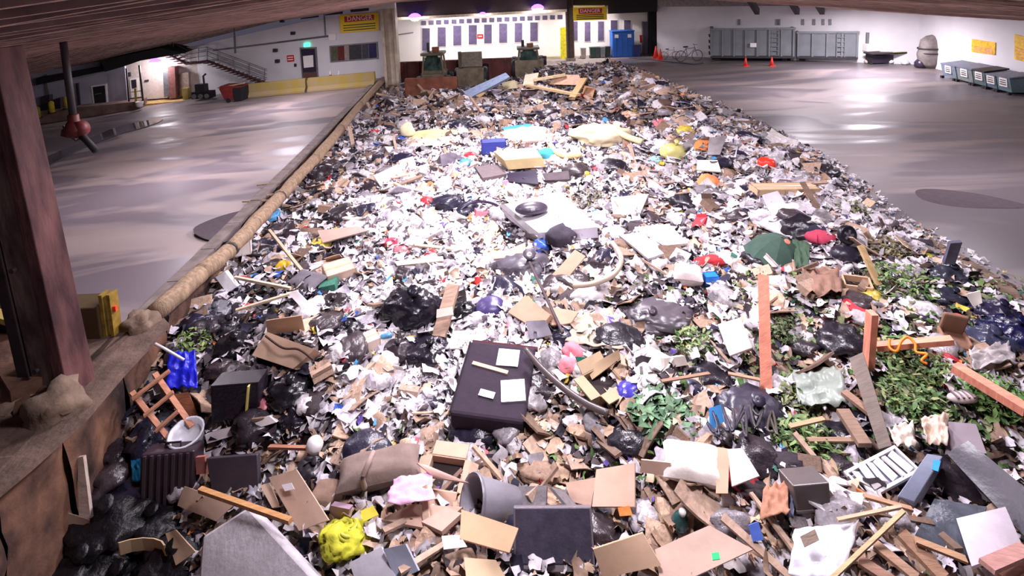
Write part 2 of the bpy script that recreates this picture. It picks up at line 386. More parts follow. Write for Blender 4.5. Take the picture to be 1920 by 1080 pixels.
for x in (438, 607):
    wthing('conduit', WA, WB, [(x, 50 if x < 500 else 26), (x+2.5, 50 if x < 500 else 26), (x+5, 100 if x < 500 else 68), (x+2.5, 100 if x < 500 else 68)], .06, M_steel, 'thin vertical conduit above the stairs' if x < 500 else 'thin vertical conduit left of the yellow danger sign', 'pipe')
wthing('junction_box', WA, WB, [(617, 64), (631, 63), (631, 75), (618, 76)], .12, M_signtxt, 'pale junction box under the yellow danger sign', 'box')
for px, py in ((530, 39), (550, 62), (517, 94), (521, 114)):
    wthing('wall_fixture', WA, WB, R4(px-3, py-3, px+4, py+3), .2, M_dark, {39: 'dark floodlight high on the white wall under the roof edge', 62: 'dark floodlight on the white wall above the exit sign', 94: 'pale wall bracket over the stair foot', 114: 'round dark bell on the white wall left of the red notice'}[py], 'fixture')
def danger(A, B, quad, red, label, off):
    c = sum((vp(x, y, A, B, off) for x, y in quad), Vector())/4
    s = empty('danger_sign', c); tag(s, label, 'sign')
    _wp('board', s, quad, .06, M_sign, off, A, B); _wp('header', s, red, .075, M_red, off, A, B)
    (x0, y0), (x1, y1), (x2, y2), (x3, y3) = red
    P = [vp(x, y, A, B, off+.085) for x, y in red]; ctr = sum(P, Vector())/4-c
    ux = (P[1]-P[0]); W_ = ux.length; ux.normalize(); n = wnorm(A, B); uy = n.cross(ux); H_ = (P[3]-P[0]).length
    M = Matrix((ux, uy, n)).transposed().to_4x4(); M.translation = ctr-ux*0
    text('lettering', 'DANGER', W_*.21, M, M_signtxt, s, .01)
    (q0, q1, q2, q3) = quad
    for k in range(3):
        t_ = .56+.14*k
        L0 = (q0[0]+(q3[0]-q0[0])*t_+6, q0[1]+(q3[1]-q0[1])*t_); R0 = (q1[0]+(q2[0]-q1[0])*t_-6, q1[1]+(q2[1]-q1[1])*t_)
        _wp('text_line', s, [L0, R0, (R0[0], R0[1]+1.6), (L0[0], L0[1]+1.6)], .075, M_dark, off, A, B)
danger(WA, WB, [(637, 29), (710, 24), (711, 57), (639, 62)], [(646, 31), (702, 27), (702, 37), (647, 42)], 'yellow danger sign with red header on the left wall above the window', .1)
# ---------------- yellow barriers
M_bar = mat('barrier_concrete', srgb(176, 152, 70), .85, var=.3, scale=1.5, c2=srgb(150, 132, 104))
for k, (p, q, lab) in enumerate([((463, 183), (576, 172), 'left yellow concrete barrier below the stairs'), ((579, 172), (705, 160), 'right yellow concrete barrier in front of the office door')]):
    P, Q = FL(*p), FL(*q); t_ = (Q-P).normalized(); L = (Q-P).length; n = wnorm(P, Q)
    M = Matrix((t_, -n, Vector((0, 0, 1)))).transposed().to_4x4(); M.translation = P
    mb = MB(); prof = [(-.3, 0), (.3, 0), (.3, .12), (.14, .35), (.1, .95), (-.1, .95), (-.14, .35), (-.3, .12)]
    vs = [M @ Vector((x_, y_, z_)) for x_ in (0.03, L-.03) for y_, z_ in prof]; n8 = 8
    mb.raw(vs, [tuple(range(7, -1, -1)), tuple(range(8, 16))]+[(i, (i+1) % 8, 8+(i+1) % 8, 8+i) for i in range(8)])
    tag(mb.build('concrete_barrier', M_bar, origin=P), lab, 'barrier')
# ---------------- stairs with rails
ST = empty('metal_stairs', vp(500, 150, WA, WB)); tag(ST, 'dark red steel stairs with grey handrails climbing the left wall', 'stairs')
def stp(px, py, off): return vp(px, py, WA, WB, off)-ST.location
M_str = mat('stair_red', srgb(72, 34, 36), .7); M_rail = mat('rail_grey', srgb(110, 104, 104), .5)
path = [(298, 92), (350, 120), (388, 114), (500, 156)]
for off in (.35, 1.25):
    MB().tube([stp(x, y, off) for x, y in path], .09, 6).build('stringer', M_str, ST)
    for k, h in enumerate((10, 18, 26)):
        MB().tube([stp(x, y-h, off) for x, y in path], .025, 6).build('handrail', M_rail, ST)
    for x in (300, 325, 350, 372, 388, 412, 440, 468, 496):
        y_ = np.interp(x, [p[0] for p in path], [p[1] for p in path]); MB().tube([stp(x, y_, off), stp(x, y_-26, off)], .025, 6).build('baluster', M_rail, ST)
for k in range(14):
    x = 392+k*8; y_ = np.interp(x, [388, 500], [116, 157]); p = (stp(x, y_, .35)+stp(x, y_, 1.25))/2
    t_ = (WB-WA).normalized(); MB().box(p, (.3, .9, .05), Matrix.Rotation(math.atan2(t_.y, t_.x), 4, 'Z')).build('tread', M_str, ST)
for k in range(7):
    x = 302+k*7; y_ = np.interp(x, [298, 350], [93, 121]); p = (stp(x, y_, .35)+stp(x, y_, 1.25))/2
    MB().box(p, (.3, .9, .05), Matrix.Rotation(math.atan2(tn.y, tn.x), 4, 'Z')).build('tread', M_str, ST)
p = (stp(369, 117, .35)+stp(369, 117, 1.25))/2; MB().box(p, (1.2, .95, .08), Matrix.Rotation(math.atan2(tn.y, tn.x), 4, 'Z')).build('landing', M_str, ST)
# ---------------- low left building with canopy
LA, LB = FL(55, 236), FL(262, 204)
DK = 1.0
mb = wslab(MB(), LA, LB, [(40, 238), (262, 204), (262, 190), (40, 212)], -1.6, 0)
struct(mb.build('trim_3', mat('dock_concrete', srgb(120, 96, 88), .9, var=.4, scale=1.5)), 'stained concrete loading dock in front of the low building', 'dock')
mb = wslab(MB(), LA, LB, [(40, 224), (240, 197), (232, 108), (40, 140)], -.3, -1.2)
struct(mb.build('wall_annex', mat('annex_paint', srgb(168, 164, 178), .7, var=.15, scale=.8)), 'pale grey front wall of the low building at far left', 'wall')
def lthing(name, quad, out, mt, label, cat, off=-1.2, group=None): return wthing(name, LA, LB, quad, out, mt, label, cat, off, group)
mb = wslab(MB(), LA, LB, [(80, 143), (205, 121), (205, 130), (80, 156)], .9, -1.2)
tag(mb.build('awning_beam', M_black), 'long black awning beam across the low building', 'beam')
dd = empty('door_2', vp(186, 196, LA, LB, -1.2)); struct(dd, 'black doorway with pale frame in the low building', 'door')
_wp('door_frame', dd, [(171, 161), (200, 157), (203, 194), (176, 198)], .05, M_signtxt, -1.2, LA, LB)
_wp('door_panel', dd, [(175, 163), (197, 160), (200, 193), (179, 196)], .09, M_black, -1.2, LA, LB)
_wp('push_bar', dd, [(179, 176), (191, 173.5), (191, 175), (179, 177.5)], .13, M_steel, -1.2, LA, LB)
lthing('standpipe', [(144, 156), (148, 155), (152, 201), (148, 202)], .15, M_dark, 'dark vertical standpipe left of the black doorway', 'pipe')
lthing('downpipe', [(83, 140), (88, 139), (93, 180), (88, 181)], .12, M_steel, 'grey downpipe on the low building beside the steel column', 'pipe')
for q, lab in (([(64, 200), (92, 192), (92, 203), (64, 210)], 'low dark bench on the dock at the far left'), ([(86, 178), (99, 176), (100, 206), (88, 208)], 'dark upright cabinet on the dock below the downpipe'), ([(110, 183), (119, 181), (120, 203), (112, 205)], 'narrow navy bin on the dock beside the dark cabinet')):
    lthing('dock_cabinet', q, .5, mat('cab_%d' % q[0][0], srgb(42, 34, 44), .6), lab, 'cabinet', off=-.8)
for px, py, c, lab in ((98, 212, (190, 168, 40), 'short yellow bollard on the dock under the dark cabinet'), (72, 222, (150, 140, 52), 'squat yellow bollard at the left end of the dock'), (126, 204, (170, 150, 50), 'yellow bollard next to the hanging monitor pipe')):
    P = vp(px, py, LA, LB, .2); h = 22*mpp(P)
    b0 = empty('bollard', P); tag(b0, lab, 'bollard')
    MB().lathe([(.16, 0), (.16, h*.9), (.12, h), (.02, h*1.05)], 12).build('post', mat('boll_%d' % px, srgb(*c), .6), b0, True)
    MB().lathe([(.22, 0), (.22, .05), (.17, .06)], 12).build('base_plate', M_dark, b0)
# canopy over the lit entry
mb = wslab(MB(), LA, LB, [(190, 113), (300, 90), (345, 100), (262, 114), (228, 126), (196, 135)], -4.0, .6)
tag(mb.build('entry_canopy', M_black), 'black flat canopy over the lit entrance left of the stairs', 'canopy')
EA, EB = FL(262, 203)+nn*2.5, FL(365, 189)+nn*2.6
mb = wslab(MB(), EA, EB, [(232, 190), (378, 178), (372, 92), (228, 100)], -.25, 0)
struct(mb.build('wall_entry', mat('entry_paint', srgb(216, 200, 190), .6, var=.1)), 'brightly lit cream wall of the entrance under the canopy', 'wall')
def ething(name, quad, out, mt, label, cat, off=0.0): return wthing(name, EA, EB, quad, out, mt, label, cat, off)
dd = empty('door_3', vp(250, 190, EA, EB)); struct(dd, 'narrow entrance door with dark glass under the canopy', 'door')
_wp('door_panel', dd, [(243, 148), (259, 146), (263, 190), (248, 192)], .05, M_signtxt, 0, EA, EB)
_wp('glass', dd, [(247, 150), (256, 148.5), (257, 164), (249, 166)], .08, M_navy, 0, EA, EB)
ething('wall_lantern', [(240, 136), (245, 135), (246, 143), (241, 144)], .2, M_dark, 'small dark lantern left of the entrance door', 'lamp')
ething('name_plate', [(272, 150), (279, 149), (279, 152), (272, 153)], .1, M_dark, 'dark nameplate on the lit entrance wall', 'sign')
ething('vending_machine', [(322, 124), (335, 123), (337, 180), (325, 182)], .7, mat('vend_red', srgb(140, 92, 88), .5), 'tall dusty red cabinet against the lit entrance wall', 'cabinet')
ething('locker', [(311, 134), (321, 133), (323, 178), (313, 180)], .5, M_steel, 'grey locker left of the dusty red cabinet', 'cabinet')
ething('control_box', [(342, 136), (357, 134), (359, 176), (344, 178)], .4, mat('ctrl', srgb(170, 150, 140), .6), 'beige control cabinet under the stair landing', 'cabinet')
ething('yellow_guard', [(346, 164), (357, 163), (358, 184), (348, 185)], .5, M_yel, 'yellow guard panel in front of the beige control cabinet', 'guard', .5)
mb = wslab(MB(), EA, EB, [(276, 189), (364, 182), (364, 187), (276, 194)], 1.4, .1)
struct(mb.build('trim_4', mat('entry_step', srgb(200, 160, 100), .7)), 'yellow edged step of the lit entrance', 'step')
for q, lab in (([(236, 128), (239, 128), (244, 190), (241, 190)], 'thin dark canopy post left of the entrance door'), ([(260, 122), (263, 122), (271, 196), (268, 196)], 'thin dark canopy post right of the entrance door')):
    wthing('canopy_post', LA, LB, q, .12, M_dark, lab, 'post', .2)
g = empty('entry_gate', vp(262, 196, LA, LB)); tag(g, 'low yellow and black guard rail at the end of the dock', 'rail')
_wp('rail_bar', g, [(244, 184), (266, 181), (266, 183), (244, 186)], .08, M_dark, .1, LA, LB)
_wp('rail_post', g, [(252, 165), (256, 165), (258, 198), (254, 198)], .1, M_yel, .1, LA, LB)
_wp('rail_bar', g, [(244, 172), (266, 169), (266, 170.5), (244, 173.5)], .08, M_yel, .1, LA, LB)
P = vp(262, 200, LA, LB, .6); tag(MB().lathe([(.2, 0), (.26, .35), (.22, .36), (.18, .05)], 12).build('white_bucket', M_signtxt, loc=P, smooth=True), 'small white bucket at the corner of the dock', 'bucket')
# lamps in view
def lamp(px, py, A, B, off, wpx, power, label, rot=None, lightdir=True):
    P = vp(px, py, A, B, off); k = mpp(P); r = wpx/2*k
    L = empty('wall_lamp', P); tag(L, label, 'lamp')
    MB().lathe([(r*.05, -r*.55), (r*.6, -r*.45), (r*.95, -r*.1), (r, .05*r), (r*.9, r*.15)], 16).build('lens', M_glow, L, True)
    MB().lathe([(r*1.25, r*.1), (r*1.1, r*.5), (r*.6, r*.85), (r*.1, r*.95)], 16).build('fringe_glow', M_violet, L, True)  # glowing shell added to imitate the violet fringe above the lens
    MB().tube([(0, 0, r*.8), (0, .3, r*1.2)], .05, 6).build('bracket', M_dark, L)
    l = bpy.data.lights.new('lamp_bulb', 'POINT'); l.energy = power; l.shadow_soft_size = r; l.color = (1, .92, 1)
    o = bpy.data.objects.new('lamp_bulb', l); COL.objects.link(o); o.parent = L; o.location = (0, -.25, -r*.9)
lamp(291, 117, EA, EB, 1.2, 17, 130, 'glowing violet-white lamp under the black entrance canopy')
# equipment near the entrance
P = FL(383, 186); eng = empty('engine_unit', P); tag(eng, 'dark pump engine on skids under the stairs', 'machine')
MB().box((0, 0, .35), (1.3, .8, .5)).build('skid', M_black, eng)
MB().box((-.1, 0, .85), (.7, .5, .55)).build('engine_block', M_dark, eng)
MB().tube([(.1, 0, 1), (.1, 0, 1.7), (.3, 0, 1.85)], .07, 8).build('exhaust_pipe', M_dark, eng)
for s in (-.45, 0, .45): MB().lathe([(.17, -.05), (.17, .05)], 12, Matrix.Translation((s, -.42, .3)) @ Matrix.Rotation(math.pi/2, 4, 'X')).build('flywheel', M_steel, eng)
P = FL(440, 188); sk = empty('tipping_skip', P); tag(sk, 'small dark red tipping skip at the left end of the yellow barriers', 'skip')
M = Matrix.Rotation(math.pi/2, 4, 'X'); M.translation = (0, .6, .15)
MB().prism([(-.65, .75), (-.35, 0), (.55, 0), (.8, .9), (-.6, .95)], M, 1.2).build('hopper', mat('skip_red', srgb(112, 34, 28), .6), sk)
MB().box((.55, 0, .5), (.5, 1.3, .9)).build('rear_frame', M_black, sk)
MB().beam((-.9, -.2, .95), (.9, -.3, 1.2), .3, .06).build('lid_board', mat('pale_board', srgb(170, 150, 120), .8), sk)
for s in (-1, 1): MB().lathe([(.15, -.05), (.15, .05)], 12, Matrix.Translation((-.1, s*.6, .12)) @ Matrix.Rotation(math.pi/2, 4, 'X')).build('wheel', M_black, sk)
P = FL(492, 164); tag(MB().box((0, 0, .95), (.22, .3, .55)).box((.2, -.02, .75), (.25, .1, .12)).build('yellow_crate', mat('y_crate', srgb(220, 200, 40), .5), loc=P), 'small bright yellow pail standing on the left barrier', 'pail')
for px, lab in ((620, 'left small red-banded cone behind the barrier'), (636, 'right small red-banded cone behind the barrier')):
    P = vp(px, 147, WA, WB, 1.2); c_ = empty('barrier_cone', P); tag(c_, lab, 'cone')
    MB().lathe([(.14, 0), (.03, .55), (.02, .56)], 10).build('cone_body', M_signtxt, c_, True); MB().lathe([(.12, .12), (.085, .28)], 10, None, False).build('cone_band', M_red, c_, True); MB().box((0, 0, .02), (.32, .32, .04)).build('cone_foot', M_red, c_)
# ---------------- columns
def column(name, P, w, z0, z1, label, mt):
    c = empty(name, (P[0], P[1], z0)); tag(c, label, 'column')
    MB().box((0, 0, (z1-z0)/2), (w, w*.25, z1-z0)).build('web', mt, c)
    for s in (-1, 1): MB().box((s*w/2, 0, (z1-z0)/2), (w*.22, w*.9, z1-z0)).build('flange', mt, c)
    MB().box((0, 0, .12), (w*1.5, w*1.3, .24)).build('base_block', M_conc, c)
    return c
M_colw = mat('column_cream', srgb(180, 166, 146), .7, var=.25, scale=2)
column('steel_column', (-8.45, 37.1), .8, -1.2, 5.0, 'cream steel column at the far end of the timber pole kerb', M_colw)
column('steel_column', (4.75, 43.2), .5, 0, 5.8, 'brown steel column between the bay and the second danger sign', mat('column_brown', srgb(92, 76, 66), .7))
# ---------------- loading bay at the back
BA, BB = Vector((-9, 46, 0)), Vector((9, 46, 0))
wall('wall_bay', (-11, 46, 0), (12.6, 46, 0), -1, lambda x: 4.6, M_bay, 'white back wall of the lamp-lit loading bay with slot windows')
mb = wslab(MB(), (-9, 41.5, 0), (9, 41.5, 0), [(735, -2), (1063, -28), (1063, 17), (735, 33)], -2.0, 0)
tag(mb.build('bay_fascia', mat('bay_fascia', srgb(52, 34, 36), .7)), 'dark fascia beam above the loading bay between the two columns', 'beam')
mb = wslab(MB(), (-9, 41.5, 0), (9, 41.5, 0), [(735, 33), (1063, 17), (1063, 22), (735, 38)], -.4, .1)
tag(mb.build('bay_eave', mat('bay_eave', srgb(190, 176, 150), .7)), 'pale eave strip under the dark bay fascia', 'beam')
mb = wslab(MB(), (4, 43.5, 0), (13, 43.5, 0), [(1073, -30), (1232, -40), (1232, 22), (1140, 26), (1140, 10), (1073, 10)], -1.5, 0)
tag(mb.build('bay_fascia', M_black), 'black fascia above the right bay behind the second danger sign', 'beam')
mb = wslab(MB(), (-9, 37.6, 0), (9, 37.6, 0), [(560, 18), (835, -2), (1250, -16), (1250, -30), (560, 4)], -.6, 0)
tag(mb.build('tie_beam', M_colw), 'long pale roof beam crossing above the loading bay', 'beam')
for x0, x1, y0, y1 in ((792, 806, 53, 95), (821, 836, 51, 87), (850, 865, 48, 85), (879, 894, 47, 83), (908, 922, 46, 81), (936, 951, 44, 80), (965, 979, 43, 79), (994, 1008, 42, 77), (1072, 1083, 40, 76), (1096, 1107, 41, 77), (1121, 1132, 40, 76), (1145, 1157, 38, 56), (1170, 1182, 38, 56)):
    n_ = {792: 'first', 821: 'second', 850: 'third', 879: 'fourth', 908: 'fifth', 936: 'sixth', 965: 'seventh', 994: 'eighth'}.get(x0)
    lab = f'{n_} tall slot window from the left in the bay wall' if n_ else {1072: 'slot window just right of the brown column', 1096: 'slot window under the second danger sign', 1121: 'slot window left of the blue container', 1145: 'slot window above the left side of the blue container', 1170: 'slot window above the right side of the blue container'}[x0]
    s = empty('slot_window', vp((x0+x1)/2, y1, BA, BB)); tag(s, lab, 'window', 'slot windows of the loading bay')
    _wp('window_frame', s, R4(x0-1.5, y0-1.5, x1+1.5, y1+1.5), .05, M_bay, 0, BA, BB); _wp('pane', s, R4(x0, y0, x1, y1), .08, M_slot, 0, BA, BB)
fz = empty('louvre_band', vp(920, 45, BA, BB)); tag(fz, 'row of small grey louvre panels above the bay slot windows', 'louvre')
for k in range(19):
    x = 790+k*14.2; yb = 47-k*.62
    if x < 1062: _wp('louvre_panel', fz, R4(x, yb-8, x+9, yb), .06, M_slot, 0, BA, BB)
t = empty('bay_notice', vp(900, 68, BA, BB)); tag(t, 'small red notice between the bay slot windows', 'sign')
_wp('board', t, R4(895, 64, 906, 72), .07, M_red, 0, BA, BB); _wp('text_line', t, R4(897, 67, 904, 69), .09, M_signtxt, 0, BA, BB)
wthing('wall_pipe', BA, BB, [(740, 65), (775, 60), (775, 61.5), (740, 66.5)], .1, M_steel, 'thin grey pipe on the bay wall beside the left lamp', 'pipe')
wthing('bay_plinth', BA, BB, [(735, 122), (1065, 108), (1065, 104), (735, 118)], .3, mat('plinth', srgb(190, 180, 130), .7), 'cream plinth strip along the foot of the bay wall', 'plinth', .2)
FA, FB = (-9, 41.5, 0), (9, 41.5, 0)
for x_ in (-5, 0, 6.5): area('bay_fill_light', (x_, 43.8, 4.3), 230, .6, LAMP)  # unseen fill lights added behind the fascia to brighten the bay wall
lamp(778, 34, FA, FB, .45, 20, 130, 'left glowing lamp under the bay fascia near the cream column')
lamp(1008, 17, FA, FB, .45, 20, 130, 'right glowing lamp under the bay fascia near the brown column')
lamp(905, 28, FA, FB, .45, 12, 50, 'small middle lamp under the bay fascia')
danger((4, 43, 0), (13, 43, 0), [(1074, 14), (1137, 12), (1138, 37), (1075, 39)], [(1084, 16), (1129, 15), (1128, 25), (1085, 26)], 'yellow danger sign hanging right of the brown column', 0)
# push wall at the end of the pit
pw = MB().box((-3.3, 38.2, -.4), (11.5, .3, 3.0))
for x in np.arange(-8.6, 2.2, .9): pw.box((x, 38.0, -.4), (.14, .16, 2.9))
struct(pw.build('wall_pit_rear', mat('push_wall', srgb(92, 40, 36), .7, var=.35, scale=1.5)), 'dark rust-red steel push wall behind the loaders', 'wall')
# ---------------- right bay furniture
P = G(1164, 104); bt = empty('blue_container', (P.x, 44.6, 0)); tag(bt, 'tall blue plastic container with white stickers in the right bay', 'container')
k = mpp((P.x, 44.6, 0)); h = 49*k; w_ = 41*k; M_blue = mat('blue_plastic', srgb(28, 92, 176), .45, var=.12)
MB().box((0, 0, h*.48), (w_, 1.2, h*.96)).build('body', M_blue, bt, bevel=.06)
MB().box((0, 0, h*.98), (w_*1.04, 1.26, .1)).build('lid', M_blue, bt, bevel=.03)
for s in (-.3, .28): MB().box((w_*s, -.61, h*.8), (.3, .02, .28)).build('sticker', M_signtxt, bt)
for s in (-.35, -.1, .15, .38): MB().box((w_*s, -.62, h*.4), (.06, .05, h*.7)).build('rib', M_blue, bt)
M_bin = [srgb(60, 66, 66), srgb(34, 70, 62), srgb(30, 40, 44), srgb(120, 130, 130), srgb(50, 50, 56)]
for k_, (px, lab) in enumerate([(1087, 'pale wheelie bin beside the brown column'), (1104, 'dark green wheelie bin second from the brown column'), (1113, 'green wheelie bin in the middle of the bay row'), (1123, 'light grey wheelie bin in the bay row'), (1133, 'dark wheelie bin next to the blue container')]):
    P = G(px, 103); bn = empty('wheelie_bin', (P.x, 44.3, 0)); tag(bn, lab, 'bin', 'wheelie bins in the right bay')
    mt = mat('bin_%d' % px, [srgb(170, 165, 160), M_bin[1], M_bin[0], M_bin[3], M_bin[2]][k_], .5)
    MB().box((0, 0, .45), (.36, .5, .8), None, 1.15).build('body', mt, bn); MB().box((0, .02, .88), (.46, .6, .07)).build('lid', mt, bn)
    for s in (-1, 1): MB().lathe([(.1, -.03), (.1, .03)], 10, Matrix.Translation((s*.18, .28, .1)) @ Matrix.Rotation(math.pi/2, 4, 'Y')).build('wheel', M_black, bn)
P = G(1191, 105); bn = empty('dark_blue_bin', (P.x, 44.2, 0)); tag(bn, 'low dark blue bin right of the blue container', 'bin')
MB().box((0, 0, .5), (.6, .7, .95), None, 1.08).build('body', mat('navy_plastic', srgb(26, 40, 96), .5), bn); MB().box((0, 0, 1.0), (.7, .8, .06)).build('lid', M_navy, bn)
wthing('red_placard', BA, BB, [(1199, 66), (1210, 65), (1211, 79), (1200, 80)], .06, M_red, 'red placard on the bay wall right of the blue container', 'sign')
wthing('dark_opening', BA, BB, [(1214, 20), (1235, 18), (1236, 103), (1215, 104)], .3, M_black, 'dark doorway at the corner of the white right wall', 'doorway', .3)
wthing('electric_cabinet', BA, BB, [(1203, 40), (1213, 40), (1213, 105), (1204, 105)], .4, M_navy, 'dark electric cabinet beside the corner doorway', 'cabinet', .3)
# ---------------- right back wall
RA, RB = G(1232, 104), G(1720, 121)
wall('wall_right_rear', RA, RB+(RB-RA)*.0, -.1, lambda x: zroof(x), M_white, 'white painted rear wall behind the grey roll-off containers')
SA, SB = G(1720, 121), G(1925, 169.5)
wall('wall_right', SA, SB+(SB-SA)*2.2, -.1, lambda x: zroof(x), M_white, 'pale side wall behind the row of small dumpsters')
mb = wslab(MB(), RA, RB, [(1236, 12), (1545, 10), (1545, 0), (1236, -10)], .5, .1)
tag(mb.build('eave_beam', mat('eave_grey', srgb(150, 138, 136), .7)), 'grey steel beam along the top of the white rear wall', 'beam')
for px in (1410, 1485, 1532):
    A_ = atY(px-6, -4, 33); B_ = atY(px+10, 22, 36)
    tag(MB().beam(A_, B_, .28, .4).build('roof_strut', M_dark, origin=A_), {1410: 'dark red roof strut left over the first container', 1485: 'dark roof strut above the join of the containers', 1532: 'short dark roof strut above the second container'}[px], 'beam')
for px in (1457, 1460, 1385, 1505, 1526, 1543, 1556):
    wthing('wall_bracket', RA, RB, R4(px-2, 36, px+3, 47), .08, M_steel, {1457: 'grey round vent grille behind the first container', 1460: 'thin hook beside the vent grille', 1385: 'faint square hatch above the first container', 1505: 'dark bracket above the container join', 1526: 'grey bracket above the second container', 1543: 'narrow conduit stub above the second container', 1556: 'dark peg at the right above the second container'}[px], 'fixture')
# roll-off containers
def container(p0, p1, hpx, label, endleft):
    P, Q = G(*p0), G(*p1); P.z = Q.z = 0; t_ = (Q-P); L = t_.length; t_.normalize(); n = Vector((t_.y, -t_.x, 0))
    H = hpx*mpp((P+Q)/2); c = empty('rolloff_container', P); tag(c, label, 'container'); c.rotation_euler = (0, 0, math.atan2(t_.y, t_.x))
    mt = mat('container_grey', srgb(116, 120, 124), .55, var=.15, scale=1.2, bump=.05)
    D = 2.3
    mb = MB(); z0 = .3
    for y0_, th in ((0, .08), (D-.08, .08)): mb.box((L/2, y0_+th/2, (z0+H)/2), (L, th, H-z0))
    mb.box((L/2, D/2, z0+.05), (L, D, .1)); mb.box((.05, D/2, (z0+H)/2), (.1, D, H-z0)); mb.box((L-.05, D/2, (z0+H)/2), (.1, D, H-z0))
    mb.build('body', mt, c)
    MB().box((L/2, -.04, H-.06), (L+.1, .16, .14)).build('top_rail', mt, c); MB().box((L/2, -.03, z0+.05), (L, .12, .18)).build('bottom_rail', M_dark, c)
    nr = int(L/.8)
    for k in range(nr+1): MB().box((.06+k*(L-.12)/nr, -.06, (z0+H)/2), (.12, .12, H-z0-.2)).build('rib', mt, c)
    x = L*(.78 if endleft else .72)
    for s in (-.24, .24): MB().box((x+s, -.14, H*.55), (.05, .05, H*.75)).build('ladder_rail', mt, c)
    for k in range(6): MB().box((x, -.14, .5+k*.32), (.48, .05, .05)).build('ladder_rung', mt, c)
    for k in range(2): MB().box((L*(.1+.8*k), .5, .16), (.35, .3, .3)).build('skid_roller', M_black, c)
    MB().box((L/2, 1.0, .15), (L*.96, .3, .28)).build('skid_beam', M_black, c)
    return c, L, H
c, L, H = container((1332, 115), (1489, 116), 63, 'grey roll-off container on the left with a white placard', True)
MB().box((L*.52, -.14, H*.5), (.42, .02, .3)).build('placard', M_signtxt, c)
for k in range(4): MB().box((-.06, 1.1, .5+k*.45), (.1, 1.6, .08)).build('end_bar', M_dark, c)
container((1494, 116), (1608, 118), 58, 'grey roll-off container on the right with a side ladder', False)
# cones and bicycles
def cone(P, h, label, mt=None):
    c = empty('traffic_cone', P); tag(c, label, 'cone'); r = h*.24
    MB().lathe([(r, .03), (r*.2, h), (r*.1, h*1.01)], 14).build('cone_body', mt or mat('cone_orange', srgb(236, 60, 40), .5), c, True)
    MB().box((0, 0, .02), (r*2.6, r*2.6, .04)).build('base_plate', mat('cone_orange', srgb(236, 60, 40), .5), c)
    MB().lathe([(r*.56+.006, h*.5), (r*.38+.006, h*.7)], 14, None, False).build('reflective_band', M_signtxt, c, True)
cone(G(1230, 108), .95, 'tall orange cone at the wall corner, left of a pair'); cone(G(1238, 112), .85, 'orange cone in front of the pair at the wall corner')
cone(G(1398, 124), .62, 'small pink-orange cone in front of the first container'); cone(G(1447, 123.5), .62, 'small pink-orange cone near the container ladder')
def bike(P, yaw, label, mt, s=1.0):
    b = empty('bicycle', P, yaw); tag(b, label, 'bicycle'); b.scale = (s, s, s)
    for x in (-.52, .52):
        ring = [(x+.33*math.cos(t), 0, .34+.33*math.sin(t)) for t in np.linspace(0, 2*math.pi, 21)]
        wq = MB().tube(ring, .022, 6).build('wheel', M_dark, b)
        sp = MB()
        for t in np.linspace(0, math.pi, 6, endpoint=False): sp.beam((x-.32*math.cos(t), 0, .34-.32*math.sin(t)), (x+.32*math.cos(t), 0, .34+.32*math.sin(t)), .008, .008)
        sp.build('spokes', M_steel, wq)
    f = MB()
    for p, q in (((-.52, 0, .34), (-.1, 0, .32)), ((-.1, 0, .32), (-.2, 0, .85)), ((-.52, 0, .34), (-.19, 0, .78)), ((-.19, 0, .78), (.36, 0, .82)), ((-.1, 0, .32), (.38, 0, .76)), ((.34, 0, .9), (.52, 0, .34))): f.tube([p, q], .022, 6)
    f.build('frame', mt, b); MB().tube([(.34, 0, .9), (.32, 0, 1.02)], .015, 6).build('stem', M_steel, b)
    MB().tube([(.38, -.28, 1.04), (.32, -.1, 1.02), (.32, .1, 1.02), (.38, .28, 1.04)], .016, 6).build('handlebar', M_dark, b)
    MB().box((-.22, 0, .9), (.26, .14, .07)).build('saddle', M_black, b)
bike(G(1292, 115), .1, 'dark bicycle leaning by the white rear wall', mat('bike_slate', srgb(96, 100, 116), .4), 1.25); bike(G(1256, 111), -.1, 'faded pink bicycle beside the orange cones', mat('bike_pink', srgb(200, 150, 150), .5), .9)
# corner bench and clutter
A1, A2 = G(1618, 119), G(1694, 121)
tb = empty('work_bench', (A1+A2)/2+Vector((0, .0, 0))); tag(tb, 'dark work bench with yellow edge in the far right corner', 'bench'); k = mpp(tb.location)
MB().box((.2, 0, 21*k), (70*k, .9, .08)).build('bench_top', M_dark, tb); MB().box((.9, -.42, 22*k), (30*k, .06, .1)).build('yellow_edge', M_yel, tb)
for s in (-.8, .9): MB().box((s, .2, 10*k), (.1, .6, 20*k)).build('leg', M_dark, tb)
MB().box((0, .2, 9*k), (40*k, .5, 14*k)).build('shelf_boxes', M_navy, tb)
wm = empty('white_machine', A1+Vector((.7, .1, 21*k+.045))); tag(wm, 'white machine housing standing on the corner work bench', 'machine')
MB().box((0, 0, .28), (1.1, .6, .55)).build('housing', M_signtxt, wm, bevel=.06); MB().tube([(-.4, 0, .5), (-.38, 0, 1.3)], .1, 8).build('chimney', M_steel, wm); MB().box((.75, 0, .35), (.5, .5, .7)).build('side_unit', M_steel, wm)
for px, py, c, lab in ((1627, 119, (190, 170, 160), 'small pale sack under the corner bench'), (1669, 119, (230, 225, 215), 'small white jug under the corner bench'), (1697, 121, (225, 230, 235), 'white basin on the floor right of the corner bench'), (1711, 119, (40, 36, 60), 'small dark pot beside the white basin')):
    P = G(px, py); tag(MB().lathe([(.05, 0), (.2, .02), (.24, .14), (.15, .26), (.03, .28)], 12).build('small_container', mat('cl_%d' % px, srgb(*c), .5), loc=P, smooth=True), lab, 'container')
